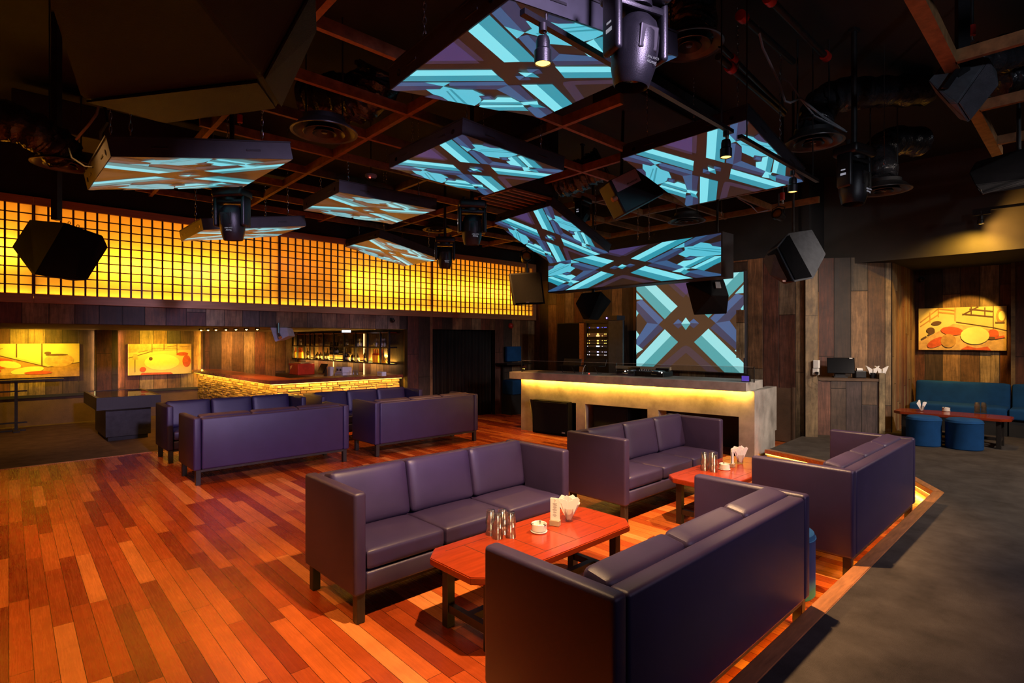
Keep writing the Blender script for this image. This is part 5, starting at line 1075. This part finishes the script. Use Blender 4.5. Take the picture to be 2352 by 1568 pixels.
# ================================================================== right hand side: till counter, wall bench, picture
q0, q1 = W(10.86, 3.47, .14), W(11.42, 2.62, .14); qd = q1-q0; QZ = math.atan2(qd.y, qd.x); QL = qd.length; QX = qd.normalized(); QY = Vector((-QX.y, QX.x, 0))
hz = CAMH-(868-CY)/FPX*q0.y-.14
t = thing('till_counter', 'small counter of reclaimed boards in the niche, with a till screen on it', 'counter', q0, QZ)
obj('front_boards', MB().span(0, QL, .02, .06, 0, hz-.05), planks('counter_boards', 'x', 'z', .25, 2.2, [(.15, .09, .055), (.08, .05, .045), (.10, .06, .04), (.19, .08, .05)], .6, grain=.6, seam=.008, dirt=.5, bump=.5), t, False)
obj('counter_top', MB().span(-.01, QL+.01, 0, .55, hz-.045, hz), MAT['brown'], t, False); obj('end_board', MB().span(QL, QL+.09, -.01, .6, 0, hz+.10), M_POST, t, False); obj('carcass', MB().span(0, QL, .06, .55, 0, hz-.045), MAT['black'], t, False)
def qp(px, py, y=.2, z=0): 
    r = ray(px, py); o = q0+QY*y-Vector((0, 0, q0.z)); tt = o.dot(QY)/r.dot(QY); p = r*tt; return q0+QX*((p-q0).dot(QX))+QY*y+Vector((0, 0, hz+.001+z))
t = thing('till_monitor', 'black till monitor standing on the board counter in the niche', 'monitor', qp(1931, 850, .22), QZ-.15)
obj('display', MB().box((0, 0, .22), (.44, .03, .29), .008, 1, Euler((-.2, 0, 0))), MAT['screen'], t, False); obj('stand', MB().span(-.11, .11, -.02, .18, 0, .02).box((0, .08, .12), (.16, .08, .2)), MAT['lamp'], t, False); obj('sticker', MB().box((.16, .003, .353), (.05, .03, .012), 0, 1, Euler((-.2, 0, 0))), MAT['paper'], t, False)
t = thing('receipt_printer', 'black receipt printer with paper roll beside the till monitor', 'printer', qp(1975, 855, .2), QZ)
obj('body', MB().span(-.09, .09, -.06, .12, 0, .13, .015), MAT['lamp'], t, False); obj('paper_roll', MB().cyl((-.05, .02, .15), (.05, .02, .15), .03, 14), MAT['paper'], t)
for px, lb in ((2004, 'white pointed napkins in a dark holder, beside the receipt printer'), (2025, 'white pointed napkins in a dark holder, at the right end of the till counter')):
    t = thing('napkin_holder', lb, 'napkins', qp(px, 860, .14), QZ, 'napkin holders on the till counter')
    obj('holder', MB().lathe([(0, 0), (.04, 0), (.05, .10), (.046, .10), (.036, .006), (0, .006)], 18), MAT['lamp'], t)
    nb = MB()
    for k in range(4):
        y = -.015+.01*k
        for s in (-1, 1): nb.hull([(0, y, .03), (s*.03, y, .03), (s*.105, y*1.6, .225), (s*.01, y*1.6, .165), (0, y+.002, .03), (s*.03, y+.002, .03), (s*.105, y*1.6+.003, .225), (s*.01, y*1.6+.003, .165)])
    obj('folded_napkins', nb, MAT['paper'], t, False)
t = thing('wall_charger', 'white double plug box on the post left of the till monitor', 'plug', W(10.60, 3.36, 1.30), TH)
obj('upper_box', MB().span(-.085, -.001, -.045, .045, .06, .20, .008), MAT['white'], t, False); obj('lower_box', MB().span(-.085, -.001, -.035, .055, -.06, .055, .008), MAT['white'], t, False); obj('plug', MB().span(-.12, -.085, -.05, -.0, -.05, .0, .006), MAT['lamp'], t, False); obj('lead', MB().tube([(-.11, -.03, -.05), (-.12, -.05, -.14), (-.1, -.12, -.17), (-.08, -.25, -.16)], .005, 6), MAT['cable'], t)
tag(rt(obj('leaning_panel', MB().span(10.50, 10.55, 3.75, 4.15, .01, .98).box((10.51, 3.72, .5), (.04, .04, 1.0)), MAT['brown'], None, False)), 'low dark panel leaning on the board wall behind the counter end', 'panel')
# blue wall bench
bz = .14
def bench(b0, b1, label, a=13.05):
    t = thing('wall_bench', label, 'bench', W(a, (b0+b1)/2, bz), TH-math.pi/2, 'blue fabric wall bench sections'); w = abs(b1-b0)/2-.006
    obj('seat', MB().puff((0, .30, .40), (2*w, .60, .20), .04, .012), MAT['blue'], t); obj('backrest', MB().puff((0, .62, .66), (2*w, .15, .50), .05, .010, Euler((math.radians(-6), 0, 0)), axis=1), MAT['blue'], t); obj('plinth', MB().span(-w, w, .06, .62, 0, .31), MAT['black'], t, False); return t
zb = None
bench(2.50, 1.06, 'left section of the blue wall bench under the yellow lit panel'); bench(1.05, -.9, 'right section of the blue wall bench, cut by the photo edge')
# picture above the bench
rightart = [(4, [(0, 0), (1, 0), (1, .42), (.42, .62), (0, .2)]), (1, bar(.02, .66, .24, .98, .008)), (1, bar(.02, .56, .24, .84, .008)), (1, bar(.24, 1, .24, .78, .006)), (1, bar(.14, .9, .14, .66, .006)), (1, bar(.24, .98, .43, .93, .008)), (1, bar(.24, .9, .43, .85, .008)), (4, bar(.44, 1, .44, .68, .01)), (3, bar(.52, .82, .70, 1, .008)), (3, bar(.52, .84, .86, .76, .008)), (3, bar(.60, .95, .86, .88, .008)), (3, bar(.62, 1, .62, .82, .007)), (3, bar(.77, .98, .77, .78, .007)), (3, bar(.86, 1, .86, .48, .005)), (3, bar(.45, .66, .86, .52, .004)), (3, bar(.86, .52, 1, .45, .004)),
            (1, oval(.94, .78, .05, .16)), (5, oval(.95, .78, .035, .11)), (3, bar(.88, .63, .98, .63, .008)), (2, oval(.40, .45, .13, .10, -.1)), (2, oval(.22, .18, .12, .10, .4)), (2, oval(.30, .22, .1, .05, .3)), (3, oval(.22, .64, .06, .05, .1)), (3, oval(.15, .47, .05, .07)), (1, oval(.36, .22, .09, .16)), (2, [(.50, .02), (.84, .0), (.80, .09), (.68, .05), (.58, .1)]), (2, oval(.86, .38, .06, .10)), (3, oval(.84, .28, .05, .03)), (2, bar(.88, .28, .98, .32, .012)), (5, oval(.66, .34, .16, .2)), (3, bar(.04, .26, .10, .32, .01)), (3, bar(.12, .36, .2, .44, .01))]
pa = 13.95; b0, z1 = onA(2110, 711, pa); b1, _ = onA(2312, 703, pa); _, z0 = onA(2110, 803, pa)
t = picture('yellow lit painted panel on the board wall above the blue bench at the right', b0, b0+(b0-b1), z0, z1+.02, pa, .05, rightart, PC, True)
# spotlight before the header
HP = D(2253, 508, 8.72); t = thing('light_track', 'short lighting track in front of the dark header at the right', 'track', HP+Vector((0, 0, .17)), TH-math.pi/2, 'black lighting tracks')
obj('rail', MB().span(-.1, 2.0, -.02, .02, -.01, .03), MAT['lamp'], t, False); obj('adapter', MB().span(-.1, .12, -.02, .02, -.07, -.01), MAT['lamp'], t, False); obj('drop_rod', MB().cyl((.55, 0, .03), (.55, 0, 5-HP.z-.17), .006, 6), MAT['dkmetal'], t)
spothead(HP, HP+Vector((.05, .10, -1)), 'glowing track spotlight in front of the dark header at the right', 40)
spot('header_spot', HP+Vector((0, .05, -.06)), HP+Vector((.06, .20, -.45)), 150, (1, .50, .05), 140, 1.0, .02); spot('header_spot', HP+Vector((-.02, -.05, -.07)), W(11.8, .6, 3.55), 55, (1, .46, .08), 125, .6, .02)
pc = W(13.95, (b0*2+b0-b1-(b0-b1))/2-(b0-b1)/2, (z0+z1)/2)
spot('picture_spot', W(12.7, 1.25, 3.24), W(13.95, 1.80, 2.0), 300, (1, .52, .07), 46, .3, .02); spot('corner_spot', W(12.9, 1.3, 3.2), W(13.4, 2.55, 1.4), 110, (1, .52, .10), 70, .4, .02)
t = thing('security_camera', 'tiny dark dome camera high in the corner left of the right hand panel', 'camera', W(13.9, 2.45, 3.10), TH); obj('bracket', MB().span(-.02, .1, -.03, .03, 0, .05), MAT['lamp'], t, False); obj('dome', MB().lathe([(0, -.06), (.04, -.045), (.055, -.01), (.055, .015), (0, .02)], 14), MAT['screen'], t)
